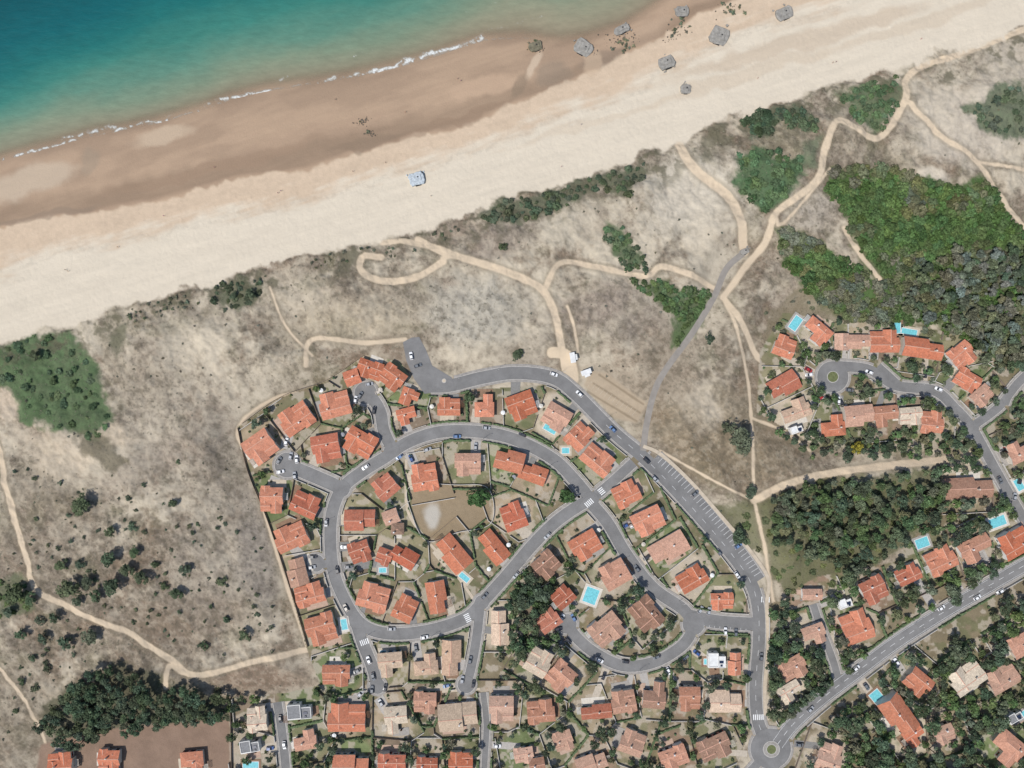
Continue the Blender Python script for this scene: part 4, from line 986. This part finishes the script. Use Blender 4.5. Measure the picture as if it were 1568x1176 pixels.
CC=[(.75,.75,.74)]*5+[(.35,.36,.37)]*3+[(.04,.04,.045)]*3+[(.14,.15,.16)]*3+[(.35,.03,.03),(.04,.09,.25),(.12,.2,.35),(.5,.45,.38)]
def car(x,y,a,z=.1,van=False,col=None):
    ob=bpy.data.objects.new('parked_van' if van else 'parked_car',VM if van else CM); scene.collection.objects.link(ob); ob.location=(x,y,z); ob.rotation_euler=(0,0,a)
    c=col or random.choice(CC); ob.color=(*c,1)
for x,y,a,z in CARS: car(x,y,a,z,random.random()<.08)
def carroad(px_,py_):
    x,y=W(px_,py_); best=min(((pl_dist(Q,x,y),hw) for Q,hw in RP),key=lambda q:q[0][0]-q[1]); t=best[0][3]
    car(x,y,math.atan2(t[1],t[0])+random.choice((0,math.pi)))
for p in [(887,603),(848,573),(938,657),(1003,733,),(965,803),(975,870),(700,668),(655,688),(560,715),(612,700),(500,800),(517,872),(530,930),(650,975),(600,962),(742,912),(790,880),(838,820),(990,705),(1100,845),(1128,880),(1165,1005),(1310,1022),(1440,930),(1530,905),(1495,914),(1530,735),(1392,606),(1330,570),(1300,597),(1436,596),(957,1012),(1005,1005),(1050,1005),(870,980),(918,1010),(1240,1085),(720,1010),(565,1010),(572,1035),(430,1100),(436,1140),(800,665),(745,655)]: carroad(*p)
for px_,py_,a in [(573,628,80),(581,600,20),(552,605,60),(566,588,10),(545,612,80),(430,722,10),(446,698,80),(428,705,60),(455,703,95),(452,728,100),(630,545,100),(640,560,20),(860,945,60),(855,962,10),(878,945,120),(480,852,0),(478,868,10),(1072,933,60),(1085,935,80),(1110,966,88),(1126,968,88),(570,1055,90),(590,1052,80),(708,1040,80),(725,1046,80),(1410,606,90),(1560,735,80),(1552,760,80)]:
    x,y=W(px_,py_); car(x,y,math.radians(a))
for px_,py_ in [(1062,752),(1128,832)]:
    x,y=W(px_+2,py_+3); d_,_,_,t=pl_dist(RP[22][0],x,y); car(x,y,math.atan2(t[0],-t[1]))
for px_,py_,a in [(876,548,100),(897,570,20)]:
    x,y=W(px_,py_)
    E=bpy.data.objects.new('beach_snack_kiosk',None); scene.collection.objects.link(E); E.location=(x,y,height(px_,py_)); E.rotation_euler=(0,0,math.radians(a))
    m=MB(); m.box((0,0,1.3),(5.2,2.4,2.6)); m.obj('body',WALLM[0],E); m=MB(); m.box((0,0,2.68),(5.5,2.7,.14)); m.obj('roof',MEMB,E)
    m=MB(); m.box((0,-1.23,1.6),(2.6,.08,1.0)); m.obj('serving_hatch',GLASS,E); m=MB(); m.box((0,-1.9,2.3),(3.0,1.3,.06)); m.obj('awning',SHUT[2],E)
# ------------------------------------------------------------------ bunkers
BCN=simple('weathered_concrete',lin(158,154,146),sc=.6,var=.3,world=True); DARK=simple('dark_opening',(.03,.03,.03)); BLU=simple('painted_concrete',lin(196,204,208),sc=.9,var=.3)
def bunker(px_,py_,w,h,an,tilt,seed,mat=BCN,up=1.2):
    r_=random.Random(seed); x,y=W(px_,py_); z=max(-3,height(px_,py_)); E=bpy.data.objects.new('concrete_bunker',None); scene.collection.objects.link(E)
    E.location=(x,y,z); E.rotation_euler=(math.radians(tilt),math.radians(tilt*.6),math.radians(an))
    m=MB(); n=14; ring=[]
    for k in range(n):
        t=2*math.pi*k/n; c,s_=math.cos(t),math.sin(t); q=1/max(abs(c),abs(s_)); q=min(q,1.25)*r_.uniform(.9,1.04); ring.append((c*q*w/2,s_*q*h/2))
    lv=[(-1.5,1.0),(up*.85,1.0),(up,.94)]
    for (z0,k0),(z1,k1) in zip(lv[:-1],lv[1:]):
        for k in range(n):
            a,b=ring[k],ring[(k+1)%n]; m.q([(a[0]*k0,a[1]*k0,z0),(b[0]*k0,b[1]*k0,z0),(b[0]*k1,b[1]*k1,z1),(a[0]*k1,a[1]*k1,z1)])
    m.q([(p[0]*.94,p[1]*.94,up) for p in ring]); m.obj('slab',mat,E)
    m=MB(); m.box((w*.05,h*.05,up+.16),(w*.5,h*.5,.4),0,r_.uniform(-.1,.1),None,.9); m.obj('upper_block',mat,E)
    m=MB(); m.box((0,-h*.5+.1,up*.4),(w*.35,.6,.6)); m.box((w*.1,h*.1,up+.39),(.8,.7,.06)); m.obj('embrasure',DARK,E)
    m=MB()
    for k in range(5):
        t=r_.uniform(0,6.28); q=r_.uniform(.55,.8); m.box((math.cos(t)*w*q,math.sin(t)*h*q,-.2+r_.uniform(0,.2)),(r_.uniform(.5,1.4),r_.uniform(.4,1.),r_.uniform(.4,.8)),0,r_.uniform(0,3),None,.75)
    m.obj('rubble',mat,E)
ROCK=simple('seaweed_covered_concrete',lin(126,120,100),sc=.6,var=.4)
bunker(820,68,7.5,5,20,5,1,ROCK);bunker(894,70,10,8,-30,4,2);bunker(953,42,9,4.5,25,-7,3,BCN);bunker(1046,15,7.5,5.5,0,4,4);bunker(1102,54,10,9,-20,6,5);bunker(1202,19,9.5,6.5,25,5,6);bunker(1021,95,9,7,20,-7,7);bunker(1050,136,5.5,5,0,5,8);bunker(638,274,8.5,7,15,4,9,BLU,1.8);bunker(1140,385,5,3,25,3,10,BCN,.8)
RBK=simple('rock',lin(112,104,92),sc=1,var=.35)
def rocks(px_,py_,n,sp,seed):
    r_=random.Random(seed); m=MB(); x,y=W(px_,py_); z=height(px_,py_)
    for k in range(n):
        a,b=r_.gauss(0,sp),r_.gauss(0,sp*.6); s_=r_.uniform(.3,1.0); m.box((x+a,y+b,z+.05),(s_,s_*r_.uniform(.6,1),s_*.6),0,r_.uniform(0,3),None,r_.uniform(.4,.8))
    m.obj('beach_rocks',RBK)
for q in [(552,186,34,1.6,1),(568,203,30,1.4,2),(560,180,10,1.4,3),(940,58,34,4,4),(962,55,30,3,5),(1040,45,20,3.5,6),(1120,10,16,4,7),(905,78,18,3,8),(830,72,16,2,9),(1025,60,8,2,12)]: rocks(*q)
E=grp('beach_foredune_plants')
for x,y in [(948,62),(958,68),(940,72),(1035,45),(1045,38),(1030,52),(1048,28),(1115,8),(1125,14),(1108,2),(1135,5),(820,60),(828,68),(550,184),(563,200)]+[(random.gauss(955,10),random.gauss(66,6)) for k in range(12)]+[(random.gauss(1122,10),random.gauss(8,6)) for k in range(8)]+[(random.gauss(1042,7),random.gauss(40,9)) for k in range(10)]: inst('plant',random.choice(SHRUB),x,y,random.uniform(.35,.8),jc((.13,.145,.095),.3),E,.6)
# ------------------------------------------------------------------ people
SKIN=simple('skin',(.42,.25,.17)); HAIR=simple('hair',(.06,.04,.03)); nb=NB('swimwear'); SWIM=nb.fin(nb.add('ShaderNodeObjectInfo').outputs['Color'],.8,.2)
def person_mesh():
    V_=[(0,0,.95),(0,0,1.2),(0,0,1.42),(0,0,1.52),(0,.01,1.68),(.2,0,1.4),(.27,.03,1.12),(.26,.12,.88),(-.2,0,1.4),(-.27,.02,1.12),(-.28,.1,.88),(.1,0,.9),(.12,.05,.5),(.12,.0,.07),(.12,.17,.04),(-.1,0,.9),(-.12,-.08,.5),(-.13,-.14,.07),(-.13,.02,.04)]
    Rr=[.15,.14,.13,.06,.11,.06,.045,.035,.06,.045,.035,.095,.06,.045,.035,.095,.06,.045,.035]
    Ed=[(0,1),(1,2),(2,3),(3,4),(2,5),(5,6),(6,7),(2,8),(8,9),(9,10),(0,11),(11,12),(12,13),(13,14),(0,15),(15,16),(16,17),(17,18)]
    me=bpy.data.meshes.new('p'); me.from_pydata(V_,Ed,[]); ob=bpy.data.objects.new('p',me); scene.collection.objects.link(ob)
    ob.modifiers.new('s','SKIN')
    for i,sv in enumerate(me.skin_vertices[0].data): sv.radius=(Rr[i],Rr[i]); sv.use_root=(i==0)
    sb=ob.modifiers.new('b','SUBSURF'); sb.levels=1
    dg=bpy.context.evaluated_depsgraph_get(); me2=bpy.data.meshes.new_from_object(ob.evaluated_get(dg)); bpy.data.objects.remove(ob)
    me2.materials.clear(); me2.materials.append(SKIN); me2.materials.append(SWIM); me2.materials.append(HAIR)
    for p in me2.polygons:
        z=p.center.z; p.material_index=1 if .72<z<1.38 and abs(p.center.x)<.2 else (2 if z>1.68 else 0); p.use_smooth=True
    return me2
PM=person_mesh()
pr=random.Random(3)
for px_,py_ in [(425,295),(430,292),(100,413),(104,415),(327,255),(590,248),(512,150),(700,118),(705,121),(1280,95),(1275,96),(860,255),(250,330),(620,170),(1410,60),(540,262),(890,190),(1160,120),(180,378),(660,300)]:
    ob=bpy.data.objects.new('beach_walker',PM); scene.collection.objects.link(ob); x,y=W(px_,py_); ob.location=(x,y,height(px_,py_)); ob.rotation_euler=(0,0,pr.uniform(0,6.28)); ob.color=(pr.uniform(.05,.6),pr.uniform(.05,.3),pr.uniform(.05,.5),1)
def parasol(px_,py_,col,z=None):
    x,y=W(px_,py_); m=MB(); z=height(px_,py_) if z is None else z; n=10
    m.cyl((x,y,z),(x,y,z+2.25),.03,.03,6,1)
    for k in range(n):
        a,b=2*math.pi*k/n,2*math.pi*(k+1)/n; m.q([(x,y,z+2.3),(x+1.2*math.cos(a),y+1.2*math.sin(a),z+1.9),(x+1.2*math.cos(b),y+1.2*math.sin(b),z+1.9)],0)
    m.obj('patio_parasol',[simple('parasol_fabric',col),CONC])
for k in range(20):
    h=HOUSES[pr.randrange(0,60)]; a=pr.uniform(0,6.28); px_,py_=h[0]+math.cos(a)*(h[2]*.5+9),h[1]+math.sin(a)*(h[3]*.5+9)
    if ras(OR,px_,py_)>5 and ras(OH,px_,py_)>4: parasol(px_,py_,pr.choice([(.65,.62,.55),(.5,.45,.38),(.7,.7,.68),(.3,.3,.32)]),.1)
# street lamps
for px_,py_ in [(700,580),(760,567),(860,570),(930,640),(1000,700),(640,690),(740,672),(840,715),(498,800),(500,880),(560,975),(660,975),(800,865),(950,860),(1040,920),(980,1025),(1400,955),(1500,895),(1300,1025),(1400,590)]:
    x,y=W(px_,py_); m=MB(); m.cyl((x,y,0),(x,y,6.5),.09,.06,8); m.cyl((x,y,6.4),(x+1.2,y+.3,6.7),.05,.04,6); m.box((x+1.4,y+.35,6.7),(.6,.25,.12),0,.24); m.obj('street_lamp',CONC)
# ------------------------------------------------------------------ light, world, camera
el=math.radians(57); az=math.radians(38)   # shadows fall towards upper right
dv=Vector((math.cos(az)*math.cos(el),math.sin(az)*math.cos(el),-math.sin(el)))
ld=bpy.data.lights.new('sun','SUN'); ld.energy=4.05; ld.angle=math.radians(.5); ld.color=(1,.965,.92)
lo=bpy.data.objects.new('sun',ld); scene.collection.objects.link(lo); lo.rotation_euler=dv.to_track_quat('-Z','Y').to_euler(); lo.location=(0,0,200)
wd=bpy.data.worlds.new('World'); scene.world=wd; wd.use_nodes=True; nt=wd.node_tree
sk=nt.nodes.new('ShaderNodeTexSky'); sk.sky_type='NISHITA'; sk.sun_disc=False; sk.sun_elevation=el; sk.sun_rotation=math.atan2(-dv.x,-dv.y)
bg=nt.nodes['Background']; bg.inputs[1].default_value=.125; nt.links.new(sk.outputs[0],bg.inputs[0])
cd=bpy.data.cameras.new('camera'); cd.sensor_width=36; cd.lens=24; cd.clip_end=20000; cd.clip_start=1
co=bpy.data.objects.new('camera',cd); scene.collection.objects.link(co); co.location=(0,0,1568*S*24/36); co.rotation_euler=(0,0,0); scene.camera=co
scene.view_settings.view_transform='Standard'; scene.view_settings.look='None'; scene.view_settings.exposure=0; scene.view_settings.gamma=1
print('objects',len(scene.objects))
